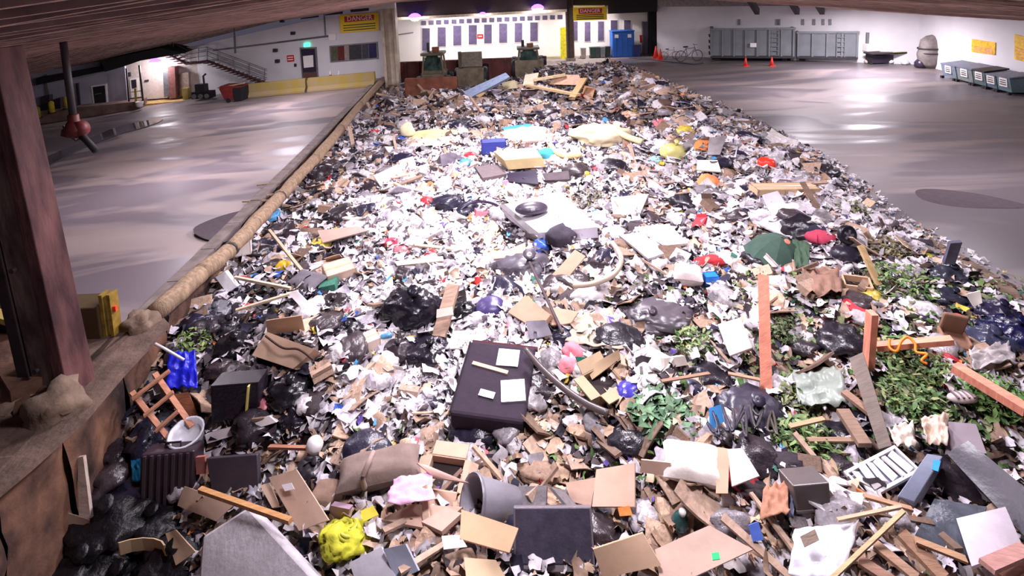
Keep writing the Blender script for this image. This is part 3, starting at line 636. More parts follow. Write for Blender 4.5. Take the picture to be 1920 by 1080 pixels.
# covered load
P = G(1745, 127); cl = empty('covered_load', P); tag(cl, 'tall hunched grey covered load standing against the right wall', 'load'); k = mpp(P)
mb = MB().lathe([(.55, 0), (.72, .3), (.78, .9), (.74, 1.4), (.6, 1.8), (.35, 2.05), (.05, 2.12)], 18)
mb.v = [(x*(1+.1*math.sin(z*5+x*3)), y*.8, z*62*k/2.12) for x, y, z in mb.v]; mb.build('cover', mat('grey_cover', srgb(128, 120, 116), .9, var=.35, scale=2.5, bump=.6), cl, True)
for z in (.95, 1.25): MB().lathe([(.8, z-.04), (.8, z+.04)], 18, Matrix.Scale(.82, 4, (0, 1, 0)), False).build('strap', M_dark, cl)
tag(MB().lathe([(.05, 0), (.36, .05), (.38, .35), (.2, .6), (.03, .62)], 12).build('dark_bundle', M_navy, loc=G(1727, 127), smooth=True), 'dark bundle at the foot of the hunched grey load', 'bundle')
# dumpsters on the right
n_s = wnorm(SA, SB)
for k_, (x0, x1, y1, hp, c, lab) in enumerate([(1783, 1811, 140, 26, (112, 122, 134), 'first grey-blue dumpster in the row by the right wall'), (1812, 1843, 147, 28, (120, 130, 128), 'second dumpster in the row with a white notice'), (1844, 1868, 152, 30, (84, 104, 106), 'third dumpster with a dark propped lid'), (1869, 1889, 158, 28, (92, 112, 124), 'fourth dumpster with a wide white notice'), (1890, 1917, 165, 30, (96, 120, 128), 'fifth dumpster at the right end of the row')]):
    P, Q = vp(x0, y1-3, SA, SB, 1.0), vp(x1, y1, SA, SB, 1.0); P.z = Q.z = 0; t_ = Q-P; L = t_.length
    H = hp*mpp(P); d_ = empty('dumpster', (P+Q)/2, math.atan2(t_.y, t_.x)); tag(d_, lab, 'dumpster')
    mt = mat('dump_%d' % k_, srgb(*c), .5, var=.15)
    sgn = 1 if Matrix.Rotation(d_.rotation_euler.z, 3, 'Z').col[1].dot(n_s) > 0 else -1
    M = Matrix.Rotation(math.pi/2, 4, 'Z') @ Matrix.Rotation(math.pi/2, 4, 'X'); M.translation = (-L*.48, 0, .12)
    MB().prism([(-.55*sgn, 0), (.42*sgn, 0), (.55*sgn, H*.8), (-.55*sgn, H*.95)], M, L*.96).build('body', mt, d_)
    MB().box((0, 0, H*.98+.1), (L, 1.15, .07), Matrix.Rotation(-sgn*.12, 3, 'X').to_4x4()).build('lid', M_dark if k_ == 2 else mat('dump_lid', srgb(110, 116, 132), .5), d_)
    MB().box((0, sgn*.52, H*.58+.1), (.5, .04, .42), Matrix.Rotation(-sgn*.1, 3, 'X').to_4x4()).build('notice', M_signtxt, d_)
    for j in range(3): MB().box((0, sgn*.545, H*.58+.2-.1*j), (.36, .02, .04), Matrix.Rotation(-sgn*.1, 3, 'X').to_4x4()).build('print_line', M_dark, d_)
    for s in (-1, 1): MB().box((s*L*.42, sgn*.5, .06), (.14, .14, .14)).build('caster', M_black, d_)
for q, lab in (([(1824, 73), (1868, 80), (1867, 103), (1823, 97)], 'orange-yellow notice board on the right wall above the dumpsters'), ([(1904, 64), (1935, 72), (1935, 118), (1904, 111)], 'tall yellow notice board at the right edge of the wall')):
    s = empty('notice_board', vp(q[0][0], q[0][1], SA, SB)); tag(s, lab, 'sign')
    _wp('board', s, q, .05, mat('notice_yellow', srgb(240, 190, 40), .5), 0, SA, SB)
    for j in range(4):
        t_ = .5+.12*j; a_ = (q[0][0]+4, q[0][1]+(q[3][1]-q[0][1])*t_+1); b2 = (q[1][0]-4, q[1][1]+(q[2][1]-q[1][1])*t_)
        _wp('text_line', s, [a_, b2, (b2[0], b2[1]+1.2), (a_[0], a_[1]+1.2)], .065, mat('notice_pink', srgb(214, 140, 130), .5), 0, SA, SB)
# ---------------- near left column, rubble and monitor
P = G(112, 738); nc = empty('near_column', P); tag(nc, 'heavy red-brown timber column standing at the near left of the pit', 'column')
M_nc = mat('old_red_timber', srgb(92, 62, 58), .8, var=.5, scale=3, bump=.5, c2=srgb(142, 120, 110), stretch=(1, 1, .35))
nc.rotation_euler = (0, math.radians(-4.2), 0); zt = zroof(P.x-.35)-.02
MB().box((0, 0, zt/2), (.34, .42, zt)).build('post_core', M_nc, nc, bevel=.02)
for s in (-1, 1): MB().box((s*.27, .02, zt/2), (.18, .5, zt-.02)).build('side_plank', mat('red_plank', srgb(70, 26, 32), .75, var=.5, scale=3.2, bump=.5, c2=srgb(110, 70, 68), stretch=(1, 1, .3)) if s > 0 else mat('dark_plank', srgb(44, 24, 26), .8, var=.4), nc, bevel=.015)
for z in (.6, 2.2, 3.6): MB().lathe([(.04, 0), (.04, .05)], 8, Matrix.Translation((0, -.26, z)) @ Matrix.Rotation(math.pi/2, 4, 'X')).build('bolt', M_dark, nc)
def rock(name, P, sx, sy, sz, mt, label, cat, seed, sub=2):
    import bmesh
    bm = bmesh.new(); bmesh.ops.create_icosphere(bm, subdivisions=sub+1, radius=1)
    for v in bm.verts:
        n = v.co.normalized(); v.co = n*(1+.55*mnoise.noise(n*1.6+Vector((seed, 0, 0)))+.28*mnoise.noise(n*4+Vector((0, seed, 0))))
        v.co = Vector((v.co.x*sx, v.co.y*sy, max(v.co.z, -.6)*sz))
    me = bpy.data.meshes.new(name); bm.to_mesh(me); bm.free(); me.materials.append(mt); me.polygons.foreach_set('use_smooth', [True]*len(me.polygons))
    o = bpy.data.objects.new(name, me); COL.objects.link(o); o.location = P; return tag(o, label, cat)
rock('concrete_lump', G(118, 768)+Vector((0, -.1, .1)), .38, .34, .36, M_dirt, 'big rounded grey concrete lump at the foot of the near column', 'rubble', 3.3)
rock('concrete_lump', G(75, 745)+Vector((-.2, 0, .1)), .4, .5, .3, M_dirt, 'smaller brown concrete lump left of the near column', 'rubble', 8.1)
rock('rubble_lump', G(262, 615)+Vector((0, 0, .1)), .3, .25, .2, M_dirt, 'muddy lump at the broken end of the timber pole', 'rubble', 5.1)
mb = MB(); A_ = G(-30, 640); B_ = G(70, 720)
tag(mb.beam(A_+Vector((0, 0, .2)), B_+Vector((0, 0, .15)), .35, .25).build('fallen_beam', M_rust, origin=A_), 'thick rusty beam lying left of the near column', 'beam')
tag(MB().beam(G(10, 700)+Vector((0, 0, .3)), G(60, 770)+Vector((0, 0, .2)), .4, .5).build('timber_block', M_rust, origin=G(10, 700)), 'squared rust-brown timber block beside the fallen beam', 'timber')
ap = [(160, 600), (235, 612), (300, 592), (318, 612), (232, 705), (160, 790), (60, 880), (-60, 980), (-120, 900), (20, 740), (60, 660)]
ps = [G(*p) for p in ap]
mb = MB().raw([p+Vector((0, 0, .05)) for p in ps]+[p+Vector((0, 0, -.02)) for p in ps], [tuple(range(len(ps)-1, -1, -1))]+[(i, (i+1) % len(ps), len(ps)+(i+1) % len(ps), len(ps)+i) for i in range(len(ps))])
struct(mb.build('floor_apron', mat('mud', srgb(104, 84, 74), .95, var=.35, scale=3, bump=.8, bscale=12)), 'mud-caked floor apron around the near column', 'floor')
# yellow guard behind the column
P0, P1 = G(126, 644), G(194, 632)
yb = empty('yellow_guard_block', (P0+P1)/2); tag(yb, 'yellow and rust guard block behind the near column', 'guard')
k = mpp(P1); MB().box((-.15, .2, .32), (.95, .5, .64)).build('block', mat('guard_yellow_shaded', srgb(104, 82, 30), .85, var=.5, scale=2, c2=srgb(64, 36, 30)), yb, bevel=.02)  # yellow darkened in the colour for shade, rust as second tone
for s in (.36, .5): MB().box((s, .1, .42), (.06, .2, .84)).build('upright', mat('yellow_shaded', srgb(140, 112, 34), .8, var=.4), yb)  # shade on the uprights is put into this darker yellow
MB().box((.55, .06, .55), (.07, .05, .1)).build('reflector', mat('reflector_red', srgb(236, 80, 50), .4), yb)
P = G(10, 650); yb = empty('yellow_guard_block', P); tag(yb, 'dark block with a yellow edge at the left frame border', 'guard')
MB().box((0, .2, .3), (1.0, .5, .6)).build('block', M_black, yb); MB().beam((-.5, -.08, .85), (.55, -.08, .45), .2, .1).build('yellow_edge', M_yel, yb)
# hanging fire monitor
P = atY(127, 132, 9.6); Q = atY(140, 240, 9.6)
hm = empty('fire_monitor', Q); tag(hm, 'red fire monitor hanging from a dark pipe left of the pit', 'monitor')
zt = zroof(Q.x); MB().tube([(0, 0, 0), (0, 0, zt-Q.z)], .06, 10).build('drop_pipe', M_dark, hm, True)
M_mon = mat('monitor_red', srgb(96, 30, 30), .55, var=.3)
MB().lathe([(.03, -.16), (.13, -.12), (.17, 0), (.13, .1), (.09, .16), (.09, .26), (.07, .28)], 14, Matrix.Translation((.0, 0, -.02))).build('body', M_mon, hm, True)
MB().lathe([(.05, -.1), (.15, -.08), (.15, .08), (.05, .1)], 14, Matrix.Translation((.08, 0, -.02)) @ Matrix.Rotation(math.pi/2, 4, 'X')).build('swivel_drum', M_mon, hm, True)
MB().box((-.12, 0, -.08), (.16, .18, .14), Matrix.Rotation(.3, 3, 'Y').to_4x4()).build('gear_box', M_mon, hm, bevel=.02)
MB().tube([(.05, 0, -.08), (.22, -.05, -.22), (.42, -.1, -.42)], [.07, .055, .06], 10).build('nozzle', M_black, hm, True)
MB().tube([(-.02, 0, -.02), (-.14, 0, -.1), (-.2, 0, .05)], .02, 6).build('handle', M_dark, hm)
MB().tube([(-.1, 0, -.16), (0, 0, -.24), (.1, 0, -.2)], .02, 6).build('lever', M_steel, hm)
# ---------------- log kerb
LG = [(292, 588), (375, 513), (432, 468), (478, 418), (524, 370), (560, 330), (592, 297), (640, 240), (676, 196), (716, 152)]
lk = empty('timber_pole_kerb', G(*LG[0])); tag(lk, 'long weathered timber pole kerb along the left edge of the pit', 'kerb')
for a_, b2 in zip(LG[:-1], LG[1:]):
    P = G(*a_, .14); Q = G(*b2, .14); d_ = (Q-P).normalized(); pts = []; rr = []
    for t_ in np.linspace(0, 1, 7): pts.append(P+(Q-P)*t_*.985-lk.location+Vector((random.uniform(-.02, .02), 0, random.uniform(-.015, .015)))); rr.append(.185+random.uniform(-.012, .02))
    MB().tube(pts, rr, 12).build('pole_length', M_log, lk, True)
for a_ in LG[1:-1]:
    P = G(*a_, .14)-lk.location; d_ = (G(*LG[-1])-G(*LG[0])).normalized(); MB().tube([P-d_*.06, P+d_*.06], .19, 12).build('joint_collar', M_dark if a_[0] in (524, 432) else M_log, lk)
# wet channel and puddles
M_pud = mat('puddle_water', srgb(96, 88, 94), .07, var=.1, spec=.7)
def puddle(pts, label, fn=None):
    fn = fn or (lambda a, b: FL(a, b)); ps = [fn(*p) for p in pts]; c_ = sum(ps, Vector())/len(ps)
    # smooth outline
    sp = []
    for i in range(len(ps)):
        p0, p1, p2, p3 = ps[i-1], ps[i], ps[(i+1) % len(ps)], ps[(i+2) % len(ps)]
        for t_ in (0, .25, .5, .75): sp.append(.5*((2*p1)+(p2-p0)*t_+(2*p0-5*p1+4*p2-p3)*t_*t_+(3*p1-p0-3*p2+p3)*t_**3))
    mb = MB().raw([p+Vector((0, 0, .006)) for p in sp]+[p+Vector((0, 0, -.01)) for p in sp], [tuple(range(len(sp)))]+[(i, len(sp)+i, len(sp)+(i+1) % len(sp), (i+1) % len(sp)) for i in range(len(sp))])
    o = mb.build('puddle', M_pud, origin=c_); return tag(o, label, 'puddle')
puddle([(75, 300), (150, 268), (220, 238), (300, 222), (290, 232), (215, 254), (150, 280), (75, 318)], 'long narrow puddle in the floor channel behind the fire monitor')
puddle([(362, 430), (395, 412), (440, 398), (470, 395), (455, 420), (430, 452), (385, 448)], 'round dark puddle beside the timber pole kerb', lambda a, b: G(a, b))
gr = lambda a, b: G(a, b)
puddle([(1718, 357), (1760, 355), (1830, 363), (1905, 379), (1928, 389), (1870, 391), (1790, 387), (1730, 374)], 'shiny dark puddle in the floor hollow at the right edge', gr)
# ---------------- wheel loaders
M_lo = mat('loader_paint', srgb(92, 82, 62), .65, var=.4, scale=2.5); M_gl = mat('loader_glass', srgb(30, 40, 40), .12, var=.5, scale=2, c2=srgb(58, 84, 74)); M_hl = mat('loader_lamp', srgb(180, 178, 168), .3)
def loader(px, py, y, label, s=1.0, blade=False, cab=True):
    P = atY(px, py, y); z = float(zb(P.x, y))
    L = empty('wheel_loader', (P.x, y, z)); tag(L, label, 'loader'); top = P.z-z; k = top/3.2
    L.scale = (s, s, 1)
    MB().box((0, .9, 1.0*k), (1.5, 2.6, 1.0*k)).build('engine_body', M_lo, L, bevel=.08)
    if cab:
        for sx in (-1, 1):
            for sy in (-.1, 1.1): MB().beam((sx*.72, sy, 1.4*k), (sx*.58, sy+.1, 2.75*k), .12, .12).build('cab_pillar', M_lo, L)
        MB().box((0, .55, 2.85*k), (1.55, 1.6, .2*k)).build('cab_roof', M_lo, L, bevel=.05)
        MB().box((0, .5, 2.1*k), (1.2, 1.1, 1.25*k), None, .86).build('cab_glass', M_gl, L)
        MB().box((0, -.02, 1.55*k), (1.3, .12, .3*k)).build('cab_sill', M_lo, L)
        for sx in (-.4, .4): MB().lathe([(.02, -.05), (.09, 0), (.1, .06)], 10, Matrix.Translation((sx*1.2, -.12, 2.72*k)) @ Matrix.Rotation(math.pi/2, 4, 'X')).build('work_lamp', M_hl, L)
        MB().box((.15, .6, 3.1*k), (.45, .4, .34*k)).build('roof_unit', mat('roof_rust', srgb(120, 70, 40), .7), L); MB().tube([(-.35, .6, 2.9*k), (-.35, .6, 3.6*k)], .1, 8).build('exhaust_stack', M_dark, L)
    else:
        MB().box((.05, .3, 2.45*k), (1.5, .15, 1.4*k), Matrix.Rotation(-.08, 3, 'X').to_4x4()).build('guard_plate', mat('guard_grey', srgb(112, 104, 88), .6), L); MB().box((-.82, .3, 1.9*k), (.22, .3, 2.6*k)).build('mast', M_lo, L)
    for sx in (-1, 1):
        MB().tube([(sx*.5, .1, 1.0*k), (sx*.55, -.6, .9*k), (sx*.55, -1.1, .4*k)], .13, 8).build('lift_arm', M_lo, L)
        for sy in (.1, 1.9): MB().lathe([(.25, -.22), (.6, -.24), (.68, -.1), (.68, .1), (.6, .24), (.25, .22)], 18, Matrix.Translation((sx*.95, sy, .62)) @ Matrix.Rotation(math.pi/2, 4, 'Y')).build('wheel', M_black, L, True)
    bw = 3.3 if blade else 1.8
    q = MB().box((0, -1.3, .75), (bw, .16, 1.3))
    for sx in (-1, 1): q.box((sx*bw/2, -1.05, .7), (.1, .6, 1.2))
    q.build('blade', M_rust2 if blade else M_lo, L)
    for sx in (-.35, 0, .35): MB().box((sx, -.35, .95*k), (.16, .1, .55*k)).build('grille_bar', M_hl if sx else M_black, L)
    return L
l1 = loader(810, 92, 35.5, 'left wheel loader with a wide rusty push blade at the pit end', 1.0, True)
l2 = loader(882, 97, 36.3, 'middle machine with a flat grey guard plate', .95, False, False)
l3 = loader(990, 84, 36.3, 'right wheel loader half hidden behind the rubbish pile', 1.0)

wthing('yellow_guard', BA, BB, [(1050, 52), (1062, 50), (1062, 111), (1051, 112)], .3, mat('bright_yellow', srgb(230, 220, 40), .5), 'bright yellow guard panel left of the brown column', 'guard', 1.2)
o = MB().raw(*[(v, f) for v, f in [([(x*.45, y*.35, z*.3) for x, y, z in [(0, 0, 1), (.8, 0, .5), (.25, .76, .5), (-.65, .47, .5), (-.65, -.47, .5), (.25, -.76, .5), (.65, .47, -.4), (-.25, .76, -.4), (-.8, 0, -.4), (-.25, -.76, -.4), (.65, -.47, -.4)]], [(0, 1, 2), (0, 2, 3), (0, 3, 4), (0, 4, 5), (0, 5, 1), (1, 6, 2), (2, 6, 7), (2, 7, 3), (3, 7, 8), (3, 8, 4), (4, 8, 9), (4, 9, 5), (5, 9, 10), (5, 10, 1), (1, 10, 6), (6, 10, 9, 8, 7)])]][0]).build('white_sack', M_signtxt, None, True, loc=FL(688, 160)+Vector((0, 0, .15)))
tag(o, 'small white sack lying at the far end of the pole kerb', 'sack')
for a_, b2, lab in (((482, 347), (524, 343), 'upper pale stick lying on the floor beside the pole kerb'), ((480, 370), (520, 363), 'middle pale stick lying on the floor beside the pole kerb'), ((455, 378), (505, 376), 'lower thin stick on the floor beside the pole kerb')):
    tag(MB().beam(G(*a_, .03), G(*b2, .03), .07, .04).build('floor_stick', M_log, origin=G(*a_)), lab, 'stick')
pts = [G(1180, 109), G(1215, 112), G(1260, 117), G(1300, 121), G(1318, 119)]
tag(MB().tube([p+Vector((0, 0, .03)) for p in pts], .04, 6).build('floor_hose', M_dark, origin=pts[0]), 'thin dark hose lying on the floor in front of the bicycles', 'hose')
tag(MB().box((0, 0, .12), (.28, .2, .24)).box((.1, 0, .28), (.12, .12, .1)).build('dark_scrap', M_black, loc=G(1381, 218)), 'small black scrap alone on the right floor near the heap', 'scrap')
# ================================================================= RUBBISH BED
M_bed = mat('compacted_rubbish', srgb(120, 106, 100), .9, var=.5, scale=5, bump=1.0, bscale=14, c2=srgb(176, 166, 160))
def bed():
    ys = np.concatenate([np.arange(2.5, 16, .16), np.arange(16, 38.01, .28)]); us = np.linspace(-.01, 1.12, 130)
    Y, Uu = np.meshgrid(ys, us, indexing='ij'); X = leftx(Y)+Uu*(rightx(Y)-leftx(Y)); Z = zb(X, Y)
    X = X+rng.normal(0, .03, X.shape); Y2 = Y+rng.normal(0, .03, X.shape); Z = Z+rng.normal(0, .035, X.shape)*(Uu < .98)
    nv = len(us); vs = np.stack([X, Y2, Z], -1).reshape(-1, 3)
    i = np.arange(len(ys)-1)[:, None]*nv+np.arange(nv-1)[None]; f = np.stack([i, i+1, i+nv+1, i+nv], -1).reshape(-1, 4)
    me = bpy.data.meshes.new('rubbish_bed'); me.from_pydata(vs.tolist(), [], f.tolist()); me.materials.append(M_bed)
    o = bpy.data.objects.new('rubbish_bed', me); COL.objects.link(o)
    tag(o, 'compacted bed of mixed refuse filling the pit', 'rubbish', kind='stuff')
bed()
# ================================================================= HAND-PLACED RUBBISH
import bmesh
LM = []     # landmarks: (short name, px, py)
USEDL = set()
KINDS = {'card': (.85, .07, 4, .08), 'paper': (.7, .06, 4, .05), 'plastic': (.35, .08, 5, .12), 'gloss': (.22, .25, 6, .3), 'cloth': (.95, .12, 5, .25), 'wood': (.8, .2, 4, .2), 'foam': (.9, .08, 3, .12), 'black': (.42, .3, 6, .5), 'metal': (.4, .2, 5, .1), 'leaf': (.6, .35, 6, .1)}
def cm(kind, c):
    r, v, s, b = KINDS[kind]
    if kind == 'card' and c[0] > 120: c = tuple(int(a*.72+b_*.28) for a, b_ in zip(c, (222, 200, 186)))
    return mat(f'{kind}_{c[0]}_{c[1]}_{c[2]}', srgb(*c), r, metal=.4 if kind == 'metal' else 0, var=v, scale=s, bump=b, bscale=s*3, spec=.35 if kind in ('card', 'cloth', 'foam', 'paper') else .5, stretch=(1, 6, 1) if kind == 'wood' else None)
def reg(o, short, rest, cat, px, py, lm=True, r=22):
    tag(o, (short+' '+rest).strip(), cat)
    if lm: LM.append((short, px, py, r))
    return o
def ctr(pts): return sum(pts, Vector())/len(pts)
def slabmesh(P, th, crumple, nu=5, nv=5, seed=0., bow=0.):
    mb = MB(); n = (P[1]-P[0]).cross(P[3]-P[0])
    if n.z < 0: n = -n
    n.normalize(); top = []
    sc = ((P[1]-P[0]).length+(P[3]-P[0]).length)/2
    for j in range(nv+1):
        for i in range(nu+1):
            u, v = i/nu, j/nv; p = P[0]*(1-u)*(1-v)+P[1]*u*(1-v)+P[2]*u*v+P[3]*(1-u)*v
            nz = mnoise.noise(Vector((u*1.7+seed, v*1.7, seed)))*crumple*.6*sc
            top.append(p+n*(nz+bow*sc*(4*u*(1-u)-.5)))
    bot = [p-n*th for p in top]; k = len(top); w = nu+1; fs = []
    for j in range(nv):
        for i in range(nu):
            a = j*w+i; fs.append((a, a+w, a+w+1, a+1)); fs.append((k+a, k+a+1, k+a+w+1, k+a+w))
    ring = [i for i in range(w)]+[j*w+nu for j in range(1, nv+1)]+[nv*w+i for i in range(nu-1, -1, -1)]+[j*w for j in range(nv-1, 0, -1)]
    for a, b in zip(ring, ring[1:]+ring[:1]): fs.append((a, b, k+b, k+a))
    return mb.raw(top+bot, fs), n
_sd = [0.]
def slab(name, short, rest, cat, cs, th, kind, col, crumple=.02, bevel=0, bow=0., smooth=False, seg=5, lm=True):
    _sd[0] += 1.7; P = [U(x, y, h) for x, y, h in cs]; c = ctr(P)
    mb, n = slabmesh(P, th, crumple, seg, seg, _sd[0], bow); o = mb.build(name, cm(kind, col), origin=c, smooth=True, bevel=bevel); o.data.set_sharp_from_angle(angle=.7)
    px = sum(a[0] for a in cs)/4; py = sum(a[1] for a in cs)/4
    ex = [max(a[i] for a in cs)-min(a[i] for a in cs) for i in (0, 1)]
    return reg(o, short, rest, cat, px, py, lm, .45*min(ex)+6)
def part(name, par, mb, mt, smooth=False, bevel=0):
    """mesh given in world coordinates becomes a part of par"""
    mb.v = [tuple(Vector(v)-par.location) for v in mb.v]; return mb.build(name, mt, par, smooth, bevel=bevel)
def blobmesh(rx, ry, rz, seed, sub=3, lump=.22, wr=.07, flat=-.45, wf=5.):
    bm = bmesh.new(); bmesh.ops.create_icosphere(bm, subdivisions=sub, radius=1); vs = []; s = Vector((seed*3.1, seed*1.7, seed))
    for v in bm.verts:
        n = v.co.normalized(); rd = lambda q: 1-2.4*abs(mnoise.noise(q)); q1 = Vector((n.x*wf*.4, n.y*wf*.4, n.z*wf*.25))+s
        r = 1+lump*mnoise.noise(n*1.3+s)+wr*rd(q1)+wr*.55*rd(q1*2.3)+wr*.25*mnoise.noise(q1*5)
        c = n*r; vs.append((c.x*rx, c.y*ry, (max(c.z, flat))*rz))
    fs = [tuple(v.index for v in f.verts) for f in bm.faces]; bm.free(); return vs, fs
def bag(name, short, rest, cat, px, py, w, kind, col, zf=.62, df=.9, h=.0, yaw=0, knot=True, lump=.3, wr=.1, sub=None, lm=True, wf=5.):
    sub = sub or (4 if w > 55 else 3); _sd[0] += 2.3; P0 = U(px, py, .1); k = mpp(P0); rx = w/2*k; P = U(px, py, rx*zf*.35+h)
    o = empty(name, P, math.radians(yaw)) if knot else None
    vs, fs = blobmesh(rx, rx*df, rx*zf, _sd[0], sub, lump, wr, wf=wf)
    if knot:
        MB().raw(vs, fs).build('bag_body', cm(kind, col), o, True)
        t = (rx*.15, -rx*.1, rx*zf*.95)
        MB().lathe([(rx*.16, 0), (rx*.08, rx*.12), (rx*.2, rx*.3), (rx*.22, rx*.36), (rx*.03, rx*.3)], 9, Matrix.Translation(t) @ Matrix.Rotation(.5, 4, 'X')).build('tied_neck', cm(kind, col), o, True)
    else:
        o = MB().raw(vs, fs).build(name, cm(kind, col), None, True, loc=P); o.rotation_euler = (0, 0, math.radians(yaw))
    return reg(o, short, rest, cat, px, py, lm, w*.4)
def stick(name, short, rest, cat, a, b, wpx, tpx, kind, col, lm=True, tp=1.0, round_=False):
    A, B = U(*a), U(*b); k = mpp((A+B)/2)
    mb = MB().tube([A, (A+B)/2+Vector((0, 0, .01)), B], wpx/2*k, 8) if round_ else MB().beam(A, B, wpx*k, tpx*k, tp=tp)
    o = mb.build(name, cm(kind, col), origin=(A+B)/2, smooth=False)
    return reg(o, short, rest, cat, (a[0]+b[0])/2, (a[1]+b[1])/2, lm)
def hose(name, short, rest, cat, pts, rpx, kind, col, lm=True):
    P = [U(*p) for p in pts]; sp = []
    for i in range(len(P)-1):
        p0, p1, p2, p3 = P[max(i-1, 0)], P[i], P[i+1], P[min(i+2, len(P)-1)]
        for t in (0, .2, .4, .6, .8): sp.append(.5*((2*p1)+(p2-p0)*t+(2*p0-5*p1+4*p2-p3)*t*t+(3*p1-p0-3*p2+p3)*t**3))
    sp.append(P[-1]); k = mpp(ctr(P)); o = MB().tube(sp, rpx*k, 8).build(name, cm(kind, col), origin=ctr(P), smooth=True)
    return reg(o, short, rest, cat, pts[len(pts)//2][0], pts[len(pts)//2][1], lm)
def carton(short, rest, px, py, w, d, h, yaw, col, rx=0, ry=0, opened=True, lift=0., name='cardboard_carton', cat='carton', kind='card', tape=True, lm=True, flapa=40):
    P = U(px, py, lift); k = mpp(P); w, d, h = w*k, d*k, h*k
    o = empty(name, P); o.rotation_euler = (math.radians(rx), math.radians(ry), math.radians(yaw)); mt = cm(kind, col); t = .012+.015*w
    mb = MB().box((0, 0, t/2), (w, d, t))
    for s in (-1, 1): mb.box((s*(w/2-t/2), 0, h/2), (t, d, h)); mb.box((0, s*(d/2-t/2), h/2), (w, t, h))
    if not opened: mb.box((0, 0, h-t/2), (w*.99, d*.99, t))
    mb.build('box_walls', mt, o)
    if opened:
        MB().box((0, 0, h*.55), (w*.9, d*.9, .02)).build('inside_shade', cm('card', (44, 34, 34)), o)  # dark sheet stands in for the shade inside an open box
        for s in (-1, 1):
            fl = MB().box((d*.0, 0, 0), (w*.96, d*.42, t)); M = Matrix.Translation((0, s*d/2, h)) @ Matrix.Rotation(s*math.radians(-flapa+12*s), 4, 'X') @ Matrix.Translation((0, s*d*.21, 0))
            fl.v = [tuple(M @ Vector(v)) for v in fl.v]; fl.build('flap', mt, o)
            fl = MB().box((0, 0, 0), (w*.35, d*.96, t)); M = Matrix.Translation((s*w/2, 0, h)) @ Matrix.Rotation(s*math.radians(flapa+15), 4, 'Y') @ Matrix.Translation((s*w*.175, 0, 0))
            fl.v = [tuple(M @ Vector(v)) for v in fl.v]; fl.build('flap', mt, o)
    elif tape: MB().box((0, 0, h+.002), (w*1.0, d*.12, .006)).build('tape', cm('plastic', (190, 170, 140)), o)
    return reg(o, short, rest, cat, px, py, lm)
def drape(name, short, rest, cat, cs, kind, col, amp=.12, n=14, h=.12, lm=True, th=.01):
    """crumpled sheet that follows the heap"""
    _sd[0] += 1.9; P = [U(x, y, h) for x, y in cs]; sc = (P[1]-P[0]).length; s = _sd[0]; top = []
    for j in range(n+1):
        for i in range(n+1):
            u, v = i/n, j/n
            eu = .06*mnoise.noise(Vector((v*4, s, 0))); ev = .06*mnoise.noise(Vector((u*4, 0, s)))
            p = P[0]*(1-u)*(1-v)+P[1]*u*(1-v)+P[2]*u*v+P[3]*(1-u)*v+(P[1]-P[0])*eu+(P[3]-P[0])*ev
            q = Vector((u*3+s, v*3, s)); a = (1-2*abs(mnoise.noise(q)))*amp*.5+mnoise.noise(q*2.6)*amp*.4
            top.append(Vector((p.x, p.y, max(p.z, float(zb(p.x, p.y))+.05)+a*min(sc, 1.5)+amp*.25)))
    w = n+1; k = len(top); fs = []
    for j in range(n):
        for i in range(n): a = j*w+i; fs.append((a, a+1, a+w+1, a+w)); fs.append((k+a, k+a+w, k+a+w+1, k+a+1))
    ring = [i for i in range(w)]+[j*w+n for j in range(1, n+1)]+[n*w+i for i in range(n-1, -1, -1)]+[j*w for j in range(n-1, 0, -1)]
    for a, b in zip(ring, ring[1:]+ring[:1]): fs.append((b, a, k+a, k+b))
    o = MB().raw(top+[p-Vector((0, 0, th)) for p in top], fs).build(name, cm(kind, col), origin=ctr(P), smooth=True)
    return reg(o, short, rest, cat, sum(c[0] for c in cs)/4, sum(c[1] for c in cs)/4, lm)
def cushion(name, short, rest, cat, px, py, w, d, h, yaw, kind, col, rx=0, ry=0, lift=.0, seam=True, lm=True):
    P0 = U(px, py, .1); k = mpp(P0); w, d, h = w*k, d*k, h*k; P = U(px, py, h*.4+lift); n = 16; vs = []; fs = []; _sd[0] += 1.3
    for sgn in (1, -1):
        for j in range(n+1):
            for i in range(n+1):
                u, v = 2*i/n-1, 2*j/n-1; e = max(0, (1-abs(u)**3.2))*max(0, (1-abs(v)**3.2)); z = sgn*h/2*(e**.45)
                q = 1-.07*(1-abs(u))*abs(v)**4; r = 1-.07*(1-abs(v))*abs(u)**4
                z *= 1+.25*mnoise.noise(Vector((u*1.8+_sd[0], v*1.8, 0))); vs.append((u*w/2*r, v*d/2*q, z))
    m_ = (n+1)**2
    for j in range(n):
        for i in range(n):
            a = j*(n+1)+i; fs.append((a, a+1, a+n+2, a+n+1)); fs.append((m_+a, m_+a+n+1, m_+a+n+2, m_+a+1))
    o = empty(name, P); o.rotation_euler = (math.radians(rx), math.radians(ry), math.radians(yaw))
    MB().raw(vs, fs).build('cover', cm(kind, col), o, True)
    if seam:
        e = [(-w/2*.93, -d/2*.93, 0), (w/2*.93, -d/2*.93, 0), (w/2*.93, d/2*.93, 0), (-w/2*.93, d/2*.93, 0), (-w/2*.93, -d/2*.93, 0)]
        MB().tube(e, .012, 5).build('piping', cm(kind, tuple(int(c*.8) for c in col)), o)
    return reg(o, short, rest, cat, px, py, lm)
